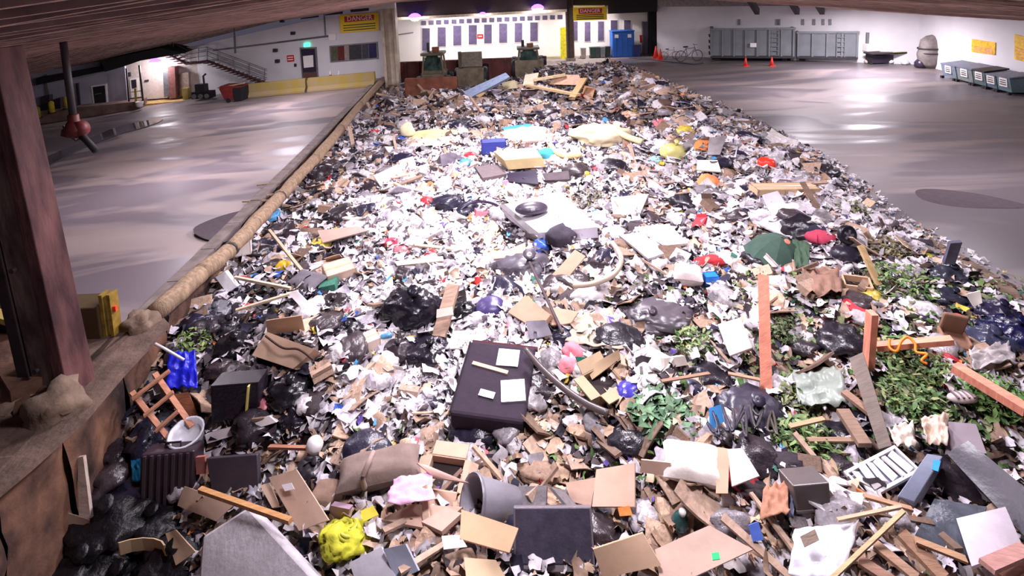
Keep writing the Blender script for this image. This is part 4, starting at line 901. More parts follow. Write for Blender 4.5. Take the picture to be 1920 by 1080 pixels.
def bush(short, rest, px, py, w, hpx, nleaf, cols, size=.09, name='leafy_branch', lm=True, flat=.5):
    P0 = U(px, py, .05); k = mpp(P0); R_ = w/2*k; Hh = hpx*k*flat; o = empty(name, U(px, py, 0)); st = MB()
    for i in range(max(5, nleaf//40)):
        a = random.uniform(0, 6.28); r = R_*random.uniform(.4, .95); st.tube([(0, 0, 0), (math.cos(a)*r*.5, math.sin(a)*r*.5, Hh*.5), (math.cos(a)*r, math.sin(a)*r, Hh*random.uniform(.2, .9))], [.014, .01, .004], 5)
    st.build('stems', cm('wood', (92, 82, 52)), o)
    for ci, c in enumerate(cols):
        mb = MB()
        for i in range(nleaf//len(cols)):
            a = random.uniform(0, 6.28); r = R_*math.sqrt(random.random()); q = Vector((math.cos(a)*r, math.sin(a)*r, .04+Hh*random.random()*(1-.6*(r/R_)**2)))
            M = Matrix.Translation(q) @ Matrix.Rotation(random.uniform(0, 6.28), 4, 'Z') @ Matrix.Rotation(random.uniform(-.9, .9), 4, 'X') @ Matrix.Rotation(random.uniform(-.6, .6), 4, 'Y')
            s = size*random.uniform(.6, 1.4)
            mb.raw([M @ Vector(v) for v in ((0, -s, 0), (s*.38, -s*.2, s*.1), (s*.25, s*.6, 0), (0, s, -s*.12), (-s*.25, s*.6, 0), (-s*.38, -s*.2, s*.1))], [(0, 1, 2, 3, 4, 5)])
        f = mb.build('foliage', cm('leaf', c), o); f['kind'] = 'stuff'
    return reg(o, short, rest, 'foliage', px, py, lm)
# ---- left part of the heap ---------------------------------------------------------------
carton('white carton with a red side stripe', 'leaning on the timber pole kerb', 457, 478, 27, 22, 24, 20, (226, 218, 214), rx=-18, opened=False, lift=.25)
slab('polystyrene_block', 'white polystyrene block', 'tipped up below the pole kerb at left', 'block', [(403, 520, .5), (422, 508, .6), (445, 538, .25), (425, 550, .15)], .22, 'foam', (226, 224, 226), .01, .01)
stick('broom_handle', 'long pale stick', 'rising to the kerb beside the flattened brown sheet', 'stick', (505, 432, .45), (566, 508, .3), 5, 5, 'wood', (196, 172, 146))
stick('broom_handle', 'straight pale pole', 'lying left of the round grey seat', 'stick', (440, 520, .4), (545, 541, .3), 5, 5, 'wood', (206, 186, 164))
stick('thin_batten', 'thin wooden batten', 'slanting above the open brown carton flap', 'stick', (442, 582, .4), (560, 546, .35), 6, 4, 'wood', (196, 176, 148))
cushion('seat_pad', 'round grey seat pad', 'lying between the pale poles', 'cushion', 574, 527, 66, 46, 18, -25, 'cloth', (104, 98, 106), rx=10, lift=.12)
carton('tan carton', 'with a blue lower edge near the pale poles', 636, 522, 52, 42, 26, 32, (192, 164, 142), rx=8, opened=False, lift=.1)
bag('yellow_bag', 'small mustard yellow bag', 'beside the long pale stick', 'bag', 532, 499, 27, 'plastic', (206, 168, 40), zf=.8, knot=False, h=.1)
slab('white_box_lid', 'narrow white box lid', 'standing among dark bags', 'lid', [(540, 550, .45), (556, 545, .5), (592, 582, .2), (577, 590, .15)], .06, 'card', (228, 224, 232))
slab('carton_sheet', 'upright brown carton flap', 'behind the crushed brown carton', 'cardboard', [(500, 600, .55), (566, 590, .6), (572, 618, .2), (502, 626, .2)], .02, 'card', (172, 138, 108), .02)
P = [(484, 640, .35), (560, 618, .45), (594, 660, .35), (556, 697, .2)]
slab('crushed_carton', 'crushed brown carton', 'with a dark strap beneath the upright flap', 'carton', [(472, 666, .3), (500, 622, .45), (590, 655, .45), (550, 692, .2)], .22, 'card', (188, 152, 124), .06, .0, seg=7)
hose('strap', 'thin dark strap', 'curving across the crushed brown carton', 'strap', [(498, 630, .52), (530, 652, .5), (560, 655, .5), (588, 675, .5)], 2, 'cloth', (74, 52, 46))
carton('cream carton', 'half open below the black bags', 690, 652, 38, 30, 24, 35, (232, 212, 196), rx=8, opened=False)
bag('refuse_sack', 'large shiny black sack', 'left of the upright weathered plank', 'bag', 772, 585, 104, 'gloss', (26, 24, 34), zf=.7, df=.8, wr=.15, wf=8.)
bag('refuse_sack', 'dark brown-black sack', 'below the large shiny black sack', 'bag', 745, 661, 58, 'plastic', (50, 40, 46), zf=.7)
bag('refuse_sack', 'creased black sack', 'right of the dark brown-black sack', 'bag', 803, 662, 78, 'gloss', (34, 30, 40), zf=.55, wr=.14, wf=7)
bag('refuse_sack', 'small glossy black sack', 'between the upright plank and the purple sack', 'bag', 870, 588, 42, 'gloss', (28, 28, 32), zf=.9, wr=.12)
bag('purple_sack', 'round purple sack', 'in the middle of the heap', 'bag', 920, 580, 60, 'plastic', (70, 58, 108), zf=.72, wr=.03, lump=.1, knot=False)
o = stick('weathered_plank', 'upright weathered plank', 'with a torn wrapping band', 'plank', (823, 632, .15), (850, 535, .55), 25, 9, 'wood', (176, 146, 126))
slab('torn_band', 'torn pale paper band', 'wrapped round the upright plank', 'paper', [(819, 580, .5), (848, 575, .52), (850, 590, .45), (818, 596, .42)], .03, 'paper', (206, 190, 178), .05)
for px, py, w, c, sh, rs in ((430, 612, 58, (40, 36, 44), 'glossy black sack with torn film', 'above the leafy weed at left'), (405, 590, 60, (96, 96, 104), 'translucent grey sack', 'just inside the broken pole end'), (440, 650, 70, (28, 26, 32), 'big black sack', 'left of the crushed brown carton'), (650, 625, 62, (34, 30, 38), 'black sack spilling paper', 'right of the upright carton flap'), (625, 575, 60, (48, 42, 44), 'dull black sack', 'behind the black sack spilling paper'), (545, 735, 80, (30, 28, 34), 'wrinkled black sack', 'right of the black cabinet'), (560, 780, 60, (34, 30, 40), 'torn black sack', 'under the wrinkled black sack'), (590, 880, 60, (60, 56, 64), 'slate grey sack', 'under the white globe'), (640, 890, 40, (70, 66, 74), 'small slate sack', 'left of the long grey bolster')):
    bag('refuse_sack', sh, rs, 'bag', px, py, w, 'gloss' if c[0] < 60 else 'plastic', c, zf=.55, wr=.17, wf=7)
bush('leafy weed', 'growing at the broken end of the pole kerb', 365, 650, 70, 60, 260, [(96, 122, 60), (128, 148, 84)], .06, 'weed')
stick('white_pole', 'thin white pole', 'reaching from the kerb to the blue tarp', 'stick', (275, 636, .9), (345, 675, .5), 5, 5, 'plastic', (220, 214, 214), round_=True)
drape('blue_tarp', 'bright blue tarp', 'slumped beside the wooden lattice', 'tarp', [(318, 672), (368, 668), (372, 740), (312, 735)], 'plastic', (28, 34, 190), .3, h=.3)
# wooden lattice
Lt = empty('wooden_lattice', U(290, 760, .5)); reg(Lt, 'broken wooden lattice', 'leaning against the pit wall', 'lattice', 290, 760)
for a, b in (((247, 735, .75), (328, 838, .35)), ((290, 700, .8), (360, 800, .4)), ((248, 748, .85), (318, 695, .9)), ((270, 780, .75), (325, 735, .8)), ((292, 808, .6), (335, 770, .65))):
    A, B = U(*a), U(*b); k = mpp(A); part('slat', Lt, MB().beam(A, B, 9*k, 4*k), cm('wood', (190, 132, 104)))
slab('brown_board', 'rust brown board', 'behind the wooden lattice', 'board', [(322, 740, .4), (352, 735, .4), (372, 780, .2), (345, 790, .2)], .03, 'wood', (140, 84, 58))
# black cabinet
P = U(452, 775, .0); k = mpp(P); cb = empty('black_cabinet', P); cb.rotation_euler = (math.radians(-8), 0, math.radians(4)); reg(cb, 'black cabinet', 'standing among sacks with a yellow strip', 'cabinet', 452, 737)
MB().box((0, 0, 34*k), (86*k, 44*k, 66*k)).build('body', cm('plastic', (34, 28, 38)), cb, bevel=.01)
MB().box((0, -23*k, 34*k), (78*k, 3*k, 58*k)).build('front_panel', cm('gloss', (26, 20, 34)), cb)
MB().beam((20*k, -25*k, 6*k), (27*k, -25*k, 64*k), 9*k, 3*k).build('yellow_strip', cm('paper', (206, 190, 110)), cb)
slab('long_white_box', 'long white box', 'lying below the black cabinet', 'box', [(384, 815, .3), (505, 780, .35), (518, 792, .3), (388, 832, .22)], .1, 'card', (226, 222, 228), .01)
# white bucket-like container
P = U(358, 845, .05); k = mpp(P); bk = empty('white_tub', P); bk.rotation_euler = (math.radians(14), 0, .2); reg(bk, 'white plastic tub', 'with a curled black handle left of the long white box', 'tub', 358, 825)
MB().lathe([(24*k, 0), (29*k, 46*k), (31*k, 50*k), (27*k, 50*k), (24*k, 40*k), (2*k, 38*k)], 20).build('tub_body', cm('plastic', (206, 206, 214)), bk, True)
MB().tube([(-6*k, -30*k, 22*k), (4*k, -32*k, 20*k), (12*k, -30*k, 26*k), (10*k, -30*k, 32*k)], 1.2*k, 6).build('handle', cm('plastic', (24, 24, 30)), bk)
P = U(590, 835, .3); k = mpp(P); tag(MB().lathe([(2*k, -16*k), (10*k, -13*k), (16*k, 0), (12*k, 11*k), (2*k, 16*k)], 18).build('lamp_globe', cm('plastic', (240, 238, 238)), loc=P, smooth=True), 'white round lamp globe on a wooden rod', 'globe'); LM.append(('white round lamp globe', 590, 835, 18))
stick('wooden_rod', 'short wooden rod', 'ending at the white lamp globe', 'stick', (505, 838, .3), (578, 840, .32), 7, 5, 'wood', (176, 122, 96))
for i, (x0, x1) in enumerate(((272, 372),)):
    P = U(322, 935, .0); k = mpp(P); sc = empty('ribbed_suitcase', P); sc.rotation_euler = (math.radians(-14), 0, .05); reg(sc, 'dark ribbed suitcase', 'standing under the wooden lattice', 'suitcase', 320, 895)
    MB().box((0, 0, 45*k), (98*k, 38*k, 88*k)).build('shell', cm('plastic', (52, 40, 48)), sc, bevel=.03)
    for j in range(7): MB().box((-40*k+j*13*k, -20*k, 45*k), (5*k, 4*k, 84*k)).build('rib', cm('plastic', (66, 54, 62)), sc)
    MB().tube([(-14*k, 0, 89*k), (-14*k, 0, 97*k), (14*k, 0, 97*k), (14*k, 0, 89*k)], 2*k, 6).build('handle', cm('plastic', (30, 26, 32)), sc)
slab('snack_carton', 'small red printed carton', 'between the ribbed suitcase and the black panel', 'carton', [(366, 858, .5), (384, 856, .5), (386, 888, .3), (368, 890, .3)], .05, 'card', (150, 70, 60))
slab('broken_television', 'worn black television panel', 'right of the ribbed suitcase', 'panel', [(386, 860, .5), (482, 852, .5), (484, 920, .2), (398, 925, .2)], .09, 'plastic', (66, 60, 70), .02, .01)
drape('clear_film', 'crumpled clear film', 'over the corner of the black television panel', 'film', [(440, 890), (482, 880), (492, 945), (450, 930)], 'plastic', (190, 190, 200), .25)
drape('teal_cloth', 'teal cloth', 'stuffed against the pit wall', 'cloth', [(246, 862), (268, 858), (270, 908), (248, 908)], 'cloth', (20, 110, 150), .2, h=.3)
# ---- bottom left dark corner
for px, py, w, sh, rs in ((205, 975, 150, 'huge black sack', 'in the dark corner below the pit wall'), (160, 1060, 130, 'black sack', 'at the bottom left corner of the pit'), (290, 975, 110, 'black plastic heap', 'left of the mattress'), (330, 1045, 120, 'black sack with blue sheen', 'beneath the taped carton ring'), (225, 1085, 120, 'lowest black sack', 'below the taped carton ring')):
    bag('refuse_sack', sh, rs, 'bag', px, py, w, 'black', (15, 13, 20), zf=.42, wr=.16, wf=7)  # sack colour sunk to near black to carry the hollow's deep shade
slab('pale_plank', 'pale upright plank', 'against the dark pit corner', 'plank', [(145, 858, 1.1), (156, 856, 1.15), (170, 972, .5), (148, 975, .45)], .05, 'wood', (190, 172, 160))
slab('brown_flap', 'brown cardboard flap', 'at the foot of the pale upright plank', 'cardboard', [(118, 960, .5), (168, 975, .5), (165, 1000, .3), (124, 1003, .3)], .02, 'card', (130, 106, 88))
rg = empty('carton_ring', U(265, 1035, .4)); reg(rg, 'taped carton ring', 'curving over the black sacks at bottom left', 'carton', 265, 1035)
P = U(265, 1040, .45); k = mpp(P); mb = MB(); q = MB()
for j in range(5):
    a0, a1 = math.radians(140-25*j), math.radians(115-25*j); c_ = P+Vector((0, -.1, 0))
    f = lambda a, r, z: c_+Vector((math.cos(a)*r*55*k, math.sin(a)*r*22*k, z))
    part('carton_panel', rg, MB().raw([f(a0, 1, 0), f(a1, 1, 0), f(a1, 1, 26*k), f(a0, 1, 26*k), f(a0, .93, 0), f(a1, .93, 0), f(a1, .93, 26*k), f(a0, .93, 26*k)], [(0, 1, 2, 3), (7, 6, 5, 4), (3, 2, 6, 7), (0, 4, 5, 1), (1, 5, 6, 2), (0, 3, 7, 4)]), cm('card', (196, 168, 120)))
    part('white_edge', rg, MB().raw([f(a0, 1.02, 0), f(a1, 1.02, 0), f(a1, 1.02, 8*k), f(a0, 1.02, 8*k), f(a0, 1.005, 0), f(a1, 1.005, 0), f(a1, 1.005, 8*k), f(a0, 1.005, 8*k)], [(0, 1, 2, 3), (7, 6, 5, 4), (3, 2, 6, 7), (0, 4, 5, 1)]), cm('paper', (232, 226, 226)))
slab('torn_cardboard', 'torn brown cardboard', 'between the taped carton ring and the mattress', 'cardboard', [(310, 1000, .5), (330, 993, .5), (365, 1035, .35), (330, 1060, .3)], .02, 'card', (170, 138, 108), .1)
slab('cardboard_sheet', 'tan cardboard sheet', 'left of the mattress under the broomstick', 'cardboard', [(345, 912, .35), (440, 945, .4), (405, 978, .3), (332, 948, .25)], .02, 'card', (182, 150, 128), .04)
stick('broomstick', 'orange-brown broomstick', 'crossing behind the mattress top', 'stick', (375, 918, .6), (545, 977, .55), 9, 8, 'wood', (196, 144, 92))
slab('mattress', 'stained white mattress', 'at the bottom left of the heap', 'mattress', [(378, 1005, .45), (468, 948, .55), (600, 1090, .35), (370, 1110, .2)], .22, 'cloth', (196, 190, 196), .03, .05, seg=12, smooth=False)
slab('cardboard_sheet', 'long cardboard sheet with a white label', 'right of the mattress', 'cardboard', [(503, 895, .4), (555, 880, .45), (616, 975, .35), (560, 995, .3)], .025, 'card', (196, 160, 136), .02)
slab('white_label', 'white label', 'stuck on the long cardboard sheet', 'label', [(528, 909, .455), (546, 905, .46), (552, 917, .455), (534, 921, .45)], .006, 'paper', (232, 226, 230), 0, lm=False)
slab('cardboard_sheet', 'narrow folded cardboard', 'tucked under the long cardboard sheet', 'cardboard', [(487, 910, .3), (505, 905, .3), (525, 950, .25), (510, 952, .25)], .02, 'card', (206, 176, 150), .02)
cushion('bolster', 'long grey bolster', 'tied with a pale cord', 'cushion', 712, 878, 150, 66, 46, 12, 'cloth', (134, 116, 108), lift=.1)
hose('cord', 'pale twisted cord', 'tied round the long grey bolster', 'cord', [(700, 848, .6), (690, 870, .62), (680, 895, .5), (684, 915, .3)], 5, 'cloth', (166, 146, 138))
cushion('bolster', 'flat brown bolster', 'below the long grey bolster', 'cushion', 625, 930, 90, 56, 32, -10, 'cloth', (140, 114, 98), lift=.0)
drape('pink_towel', 'pink towel', 'crumpled beside the long grey bolster', 'towel', [(738, 902), (808, 890), (814, 945), (724, 952)], 'cloth', (226, 176, 208), .14, h=.4)
carton('tan open carton', 'behind the grey waste bin', 838, 915, 70, 60, 40, -12, (206, 164, 136), rx=12, flapa=10)
slab('cardboard_flap', 'pointed pinkish cardboard flap', 'beside the long grey bolster', 'cardboard', [(782, 868, .5), (800, 872, .5), (880, 905, .5), (815, 895, .45)], .02, 'card', (206, 166, 150), .03)
P = U(922, 945, .25); k = mpp(P); wb = empty('waste_bin', P); wb.rotation_euler = (math.radians(62), math.radians(-12), math.radians(-62)); reg(wb, 'grey plastic waste bin', 'lying on its side with a dark mouth', 'bin', 925, 942)
MB().lathe([(30*k, -50*k), (42*k, 40*k), (45*k, 44*k), (41*k, 44*k), (38*k, 36*k), (27*k, -45*k), (2*k, -46*k)], 26).build('bin_shell', cm('plastic', (150, 148, 158)), wb, True)
MB().lathe([(44*k, 38*k), (46*k, 41*k), (44*k, 45*k)], 26, None, False).build('rim', cm('plastic', (120, 118, 128)), wb, True)
slab('cardboard_sheet', 'orange-tan cardboard sheet', 'in front of the grey waste bin', 'cardboard', [(865, 955, .5), (972, 990, .5), (955, 1036, .35), (862, 1010, .35)], .03, 'card', (212, 162, 118), .02)
slab('cardboard_sheet', 'flattened brown carton', 'under the pink towel', 'cardboard', [(715, 975, .2), (770, 945, .25), (868, 950, .25), (820, 995, .2)], .04, 'card', (180, 144, 124), .03)
slab('cardboard_sheet', 'folded brown carton panel', 'between the flattened carton and the orange-tan sheet', 'cardboard', [(790, 978, .3), (835, 952, .35), (866, 962, .35), (828, 996, .28)], .06, 'card', (186, 150, 134), .02)
bag('yellow_net', 'bright yellow net bundle', 'at the bottom beside the mattress', 'net', 648, 1010, 80, 'cloth', (206, 206, 62), zf=.5, wr=.2, wf=9, knot=False, h=.1)
yn = bpy.data.objects['yellow_net']; k = mpp(yn.location)
for j in range(9):
    a = random.uniform(0, 6.28); r_ = 34*k; pts_ = [Vector((math.cos(a+t*2.2)*r_*(.35+.6*t), math.sin(a+t*2.2)*r_*(.35+.6*t)*.9, 20*k*(1-.75*t*t)+.02)) for t in np.linspace(0, 1.05, 8)]
    MB().tube(pts_, 3.0*k, 6).build('strand', cm('cloth', (226, 222, 96) if j % 2 else (176, 172, 54)), yn, True)
slab('yellow_card', 'yellow card', 'behind the yellow net bundle', 'card', [(675, 958, .3), (700, 948, .32), (710, 965, .3), (682, 978, .28)], .01, 'paper', (222, 206, 70))
slab('purple_carton', 'small white-topped purple carton', 'left of the yellow card', 'carton', [(620, 948, .3), (655, 955, .3), (652, 975, .15), (618, 972, .15)], .08, 'card', (150, 120, 150), .0)
P = U(1040, 1068, .05); k = mpp(P); tv = empty('dark_television', P); tv.rotation_euler = (math.radians(-38), 0, math.radians(-2)); reg(tv, 'dark flat television', 'face up at the bottom centre', 'television', 1040, 1028)
MB().box((0, 0, 46*k), (152*k, 22*k, 92*k)).build('housing', cm('plastic', (112, 104, 112)), tv, bevel=.015)
MB().box((0, -11.5*k, 50*k), (144*k, 2*k, 78*k)).build('screen', cm('gloss', (70, 66, 80)), tv)
MB().box((0, -12*k, 4*k), (150*k, 3*k, 8*k)).build('lower_bezel', cm('plastic', (124, 116, 120)), tv)
slab('cardboard_sheet', 'large brown cardboard sheet', 'right of the grey waste bin', 'cardboard', [(1118, 880, .4), (1190, 868, .45), (1190, 950, .3), (1110, 950, .3)], .03, 'card', (198, 162, 138), .03)
slab('cardboard_sheet', 'crumpled left wing of cardboard', 'joined against the large brown sheet', 'cardboard', [(1060, 905, .3), (1118, 895, .35), (1108, 950, .25), (1070, 940, .2)], .03, 'card', (190, 154, 132), .08)
slab('cardboard_flap', 'small tan cardboard flap', 'left of the white pillow', 'cardboard', [(1202, 862, .5), (1258, 868, .5), (1252, 892, .35), (1200, 886, .35)], .02, 'card', (206, 172, 150), .02)
slab('cardboard_sheet', 'big tan cardboard with a green sticker', 'at the bottom right of centre', 'cardboard', [(1228, 1030, .35), (1330, 985, .45), (1412, 1030, .4), (1240, 1110, .2)], .03, 'card', (210, 178, 160), .03, seg=8)
slab('green_sticker', 'round green sticker', 'on the big tan cardboard', 'sticker', [(1334, 1037, .48), (1348, 1035, .48), (1350, 1048, .48), (1336, 1050, .48)], .008, 'paper', (30, 200, 110), 0, lm=False)
slab('cardboard_sheet', 'bent brown carton side', 'right of the dark television', 'cardboard', [(1112, 1030, .45), (1205, 1000, .5), (1240, 1060, .35), (1130, 1085, .2)], .03, 'card', (184, 148, 116), .05)
slab('cardboard_sheet', 'creamy cardboard offcut', 'at the bottom edge below the orange-tan sheet', 'cardboard', [(870, 1045, .3), (930, 1050, .35), (950, 1085, .25), (875, 1095, .2)], .02, 'card', (224, 192, 148), .03)
slab('grey_board', 'pale grey foam board', 'at the bottom left of centre', 'board', [(655, 1055, .3), (715, 1025, .35), (740, 1080, .25), (670, 1100, .2)], .04, 'foam', (190, 186, 194), .02)
slab('grey_board', 'folded bluish board', 'beside the pale grey foam board', 'board', [(718, 1030, .4), (760, 1020, .45), (785, 1070, .25), (742, 1090, .2)], .03, 'foam', (164, 168, 186), .05)
slab('white_flyer', 'white flyer', 'left of the orange-tan cardboard sheet', 'paper', [(828, 1005, .35), (862, 1003, .36), (876, 1025, .32), (832, 1030, .3)], .01, 'paper', (240, 236, 238), .03)
cushion('white_pillow', 'white pillow', 'right of the small tan flap', 'pillow', 1300, 868, 108, 80, 40, -15, 'cloth', (226, 214, 206), lift=.15)
slab('cardboard_strip', 'upright tan cardboard strip', 'between the white pillow and the white board', 'cardboard', [(1346, 838, .45), (1368, 842, .45), (1365, 925, .3), (1342, 925, .3)], .02, 'card', (200, 160, 130), .01)
slab('white_board', 'white foam board', 'right of the cardboard strip', 'board', [(1364, 842, .45), (1392, 840, .5), (1424, 892, .35), (1372, 912, .3)], .03, 'foam', (228, 218, 212), .01)
P = U(1515, 965, .0); k = mpp(P); gb = empty('grey_square_tub', P); gb.rotation_euler = (math.radians(-16), 0, .05); reg(gb, 'square grey tub', 'turned on its rim below the green weeds', 'tub', 1515, 930)
MB().box((0, 0, 33*k), (62*k, 48*k, 66*k), None, 1.12).build('tub_body', cm('plastic', (96, 88, 88)), gb, bevel=.015); MB().box((0, 0, 22*k), (68*k, 54*k, 4*k)).build('rim', cm('plastic', (112, 104, 104)), gb)
# white drawer unit with fan
P = U(1652, 905, .1); k = mpp(P); dr = empty('white_drawer_unit', P); dr.rotation_euler = (math.radians(8), math.radians(-8), math.radians(16)); reg(dr, 'white plastic drawer unit', 'full of paper right of the green weeds', 'appliance', 1652, 880)
MB().box((0, 0, 12*k), (118*k, 42*k, 24*k)).build('tray', cm('plastic', (112, 112, 134)), dr, bevel=.01); q = MB()
for s_ in (-1, 1): q.box((0, s_*23*k, 27*k), (124*k, 5*k, 7*k)); q.box((s_*60*k, 0, 27*k), (5*k, 50*k, 7*k))
q.build('rim', cm('plastic', (234, 230, 234)), dr)
q = MB(); 
for s in (-1, 1): q.box((-61*k, s*13*k, 17*k), (5*k, 5*k, 30*k)); q.box((-61*k, 0, 17*k+s*14*k), (5*k, 30*k, 4*k))
q.build('socket_frame', cm('plastic', (236, 232, 236)), dr); MB().box((-59*k, 0, 17*k), (3*k, 22*k, 24*k)).build('socket', cm('plastic', (40, 36, 60)), dr)
for j in range(6): MB().box((-46*k+j*18*k, random.uniform(-4, 4)*k, 30*k), (14*k, 38*k, 3*k), Matrix.Rotation(.45*(-1)**j, 3, 'Y').to_4x4() @ Matrix.Rotation(.3*random.uniform(-1, 1), 4, 'Z')).build('paper_slat', cm('paper', (226, 220, 220)), dr)
P = [(1738, 850, .45), (1768, 855, .45), (1715, 942, .3), (1682, 930, .3)]
slab('blue_grey_box', 'blue-grey long box with a cyan corner', 'right of the white drawer unit', 'box', P, .14, 'plastic', (134, 140, 160), .0, .01)
slab('cyan_corner', 'cyan sticker', 'on the end of the blue-grey long box', 'sticker', [(1750, 862, .47), (1764, 864, .47), (1759, 884, .47), (1747, 880, .47)], .008, 'plastic', (60, 160, 230), 0, lm=False)
slab('black_sheet', 'long black rubber sheet', 'at the lower right edge', 'sheet', [(1775, 850, .35), (1815, 825, .4), (1940, 930, .4), (1925, 1010, .3)], .03, 'plastic', (70, 66, 76), .05, seg=8)
slab('dark_glass_sheet', 'dark scratched glass panel', 'under the white square panel', 'panel', [(1752, 935, .3), (1850, 950, .32), (1815, 1050, .22), (1712, 1010, .2)], .02, 'gloss', (84, 90, 100), .0)
slab('white_square_board', 'white square panel', 'on the dark glass at lower right', 'panel', [(1793, 972, .4), (1885, 950, .5), (1918, 1025, .4), (1822, 1062, .3)], .03, 'plastic', (212, 202, 212), .0)
drape('white_moulding', 'white torn plastic moulding', 'with a square hole at the bottom right', 'plastic', [(1490, 1000), (1610, 985), (1580, 1090), (1478, 1085)], 'plastic', (228, 226, 236), .1, h=.3)
slab('moulding_patch', 'brown square opening', 'in the white torn moulding', 'opening', [(1500, 1006, .55), (1528, 992, .58), (1536, 1012, .55), (1508, 1026, .52)], .02, 'wood', (150, 130, 116), 0, lm=False)
for a, b, w, c, sh, rs in (((1560, 1085, .5), (1695, 958, .6), 7, (196, 172, 130), 'slanting thin stick', 'crossing the white torn moulding'), ((1690, 1000, .45), (1770, 1085, .4), 26, (170, 132, 106), 'wide brown plank', 'at the bottom right among broken wood'), ((1640, 1020, .4), (1720, 1085, .35), 20, (182, 146, 120), 'split brown plank', 'left of the wide brown plank'), ((1715, 1012, .5), (1812, 1050, .5), 14, (190, 150, 116), 'splintered batten', 'below the dark glass panel'), ((1610, 1050, .4), (1680, 1095, .35), 22, (164, 126, 106), 'short brown board', 'at the bottom edge near the slanting stick'), ((1570, 975, .4), (1690, 950, .45), 6, (206, 178, 148), 'long splinter', 'above the white torn moulding'), ((1620, 930, .4), (1710, 955, .4), 9, (190, 150, 120), 'thin broken lath', 'under the white drawer unit'), ((1850, 1062, .5), (1925, 1030, .5), 24, (200, 150, 140), 'pink-brown board', 'below the white square panel'), ((1880, 1085, .4), (1930, 1050, .4), 22, (180, 130, 110), 'reddish board', 'in the bottom right corner')):
    stick('broken_plank', sh, rs, 'plank', a, b, w, max(5, w*.35), 'wood', c)
# ---- centre: sofa base, belt ---------------------------------------------------------------
P = U(918, 800, .05); k = mpp(P); sf = empty('black_sofa_base', P); sf.rotation_euler = (math.radians(10), math.radians(2), math.radians(-10)); reg(sf, 'black upholstered sofa base', 'with papers lying on it', 'sofa', 918, 750)
MB().box((0, 62*k, 28*k), (138*k, 165*k, 40*k)).build('upper_block', cm('cloth', (54, 44, 56)), sf, bevel=.05)
MB().box((6*k, 62*k, 2*k), (128*k, 150*k, 20*k)).build('lower_frame', cm('cloth', (58, 34, 42)), sf, bevel=.02)
MB().box((4*k, 146*k, 36*k), (140*k, 8*k, 18*k)).build('back_rail', cm('cloth', (76, 40, 44)), sf, bevel=.01)
for s in (-1, 1): MB().box((s*69*k, 62*k, 46*k), (3*k, 160*k, 3*k)).build('piping', cm('cloth', (36, 30, 38)), sf)
def onsofa(name, short, rest, cat, x, y, w, d, yaw, col, th=.012):
    M = Matrix.Translation(sf.location) @ sf.rotation_euler.to_matrix().to_4x4() @ Matrix.Translation((x*k, y*k, 48.5*k)) @ Matrix.Rotation(math.radians(yaw), 4, 'Z')
    mb, n = slabmesh([Vector((-w*k/2, d*k/2, 0)), Vector((w*k/2, d*k/2, 0)), Vector((w*k/2, -d*k/2, 0)), Vector((-w*k/2, -d*k/2, 0))], th, .03, 4, 4, x)
    mb.v = [tuple(M @ (Vector(v)+Vector((0, 0, .02)))) for v in mb.v]; o = mb.build(name, cm('paper' if col[2] > 180 else 'wood', col), origin=M.translation); reg(o, short, rest, cat, 0, 0, False)
onsofa('paper_sheet', 'flat white paper sheet', 'near the back of the sofa base', 'paper', 18, 110, 44, 40, 2, (230, 226, 236))
onsofa('wooden_lath', 'pale wooden lath', 'lying across the sofa base', 'lath', -14, 82, 76, 8, -10, (214, 180, 150), .03)
onsofa('torn_paper', 'crumpled white torn paper', 'on the right of the sofa base', 'paper', 40, 38, 46, 46, 12, (238, 236, 240), .05)
onsofa('paper_slip', 'small white paper slip', 'on the front of the sofa base', 'paper', -8, 24, 30, 14, -8, (238, 236, 240))
hose('rubber_belt', 'long dark rubber belt', 'slanting right from behind the sofa base', 'belt', [(985, 655, .55), (1015, 690, .5), (1060, 730, .45), (1100, 757, .4), (1140, 775, .3)], 6, 'plastic', (86, 76, 76))
bag('pink_cloth', 'upper pink cloth bundle', 'right of the sofa base', 'cloth', 1073, 657, 34, 'cloth', (232, 128, 140), zf=.7, knot=False, h=.1, wr=.15)
bag('pink_cloth', 'lower pink cloth bundle', 'over the dark belt', 'cloth', 1070, 685, 36, 'cloth', (236, 136, 146), zf=.7, knot=False, h=.1, wr=.15)
slab('green_tray', 'dark green tray', 'between the pink cloth bundles and the tan carton wall', 'tray', [(1078, 668, .35), (1105, 672, .35), (1110, 682, .3), (1082, 680, .3)], .03, 'plastic', (30, 104, 84))
carton('brown open crate', 'with a shade-dark inside right of the dark belt', 1128, 738, 60, 52, 34, 32, (160, 136, 100), rx=10, flapa=-20)
bag('violet_bag', 'blue violet plastic bag', 'right of the brown open crate', 'bag', 1180, 738, 50, 'gloss', (70, 64, 170), zf=.7, knot=False)
slab('white_pack', 'small white carton', 'above the green shrub', 'carton', [(1245, 672, .35), (1284, 667, .35), (1290, 684, .2), (1247, 692, .2)], .07, 'card', (224, 218, 208), .0)
drape('dusty_sheet', 'dusty beige sheet', 'spread in the middle of the heap', 'sheet', [(1085, 600), (1150, 580), (1170, 660), (1060, 650)], 'cloth', (176, 160, 142), .15)
slab('tan_carton_sheet', 'tan carton panel', 'at the right end of the dusty beige sheet', 'cardboard', [(1100, 690, .4), (1160, 655, .45), (1163, 672, .3), (1110, 712, .3)], .03, 'card', (176, 146, 108))
bag('grey_sack', 'wide grey lens-smear sack', 'right of the white elongated bag', 'bag', 1250, 592, 130, 'plastic', (84, 77, 84), zf=.3, df=.6, wr=.2, wf=8, knot=False)  # sack made up in place of a grey smear on the lens
bag('grey_sack', 'dark bundled sack', 'in front of the wide grey lens-smear sack', 'bag', 1215, 605, 80, 'plastic', (62, 54, 62), zf=.5, wr=.12)
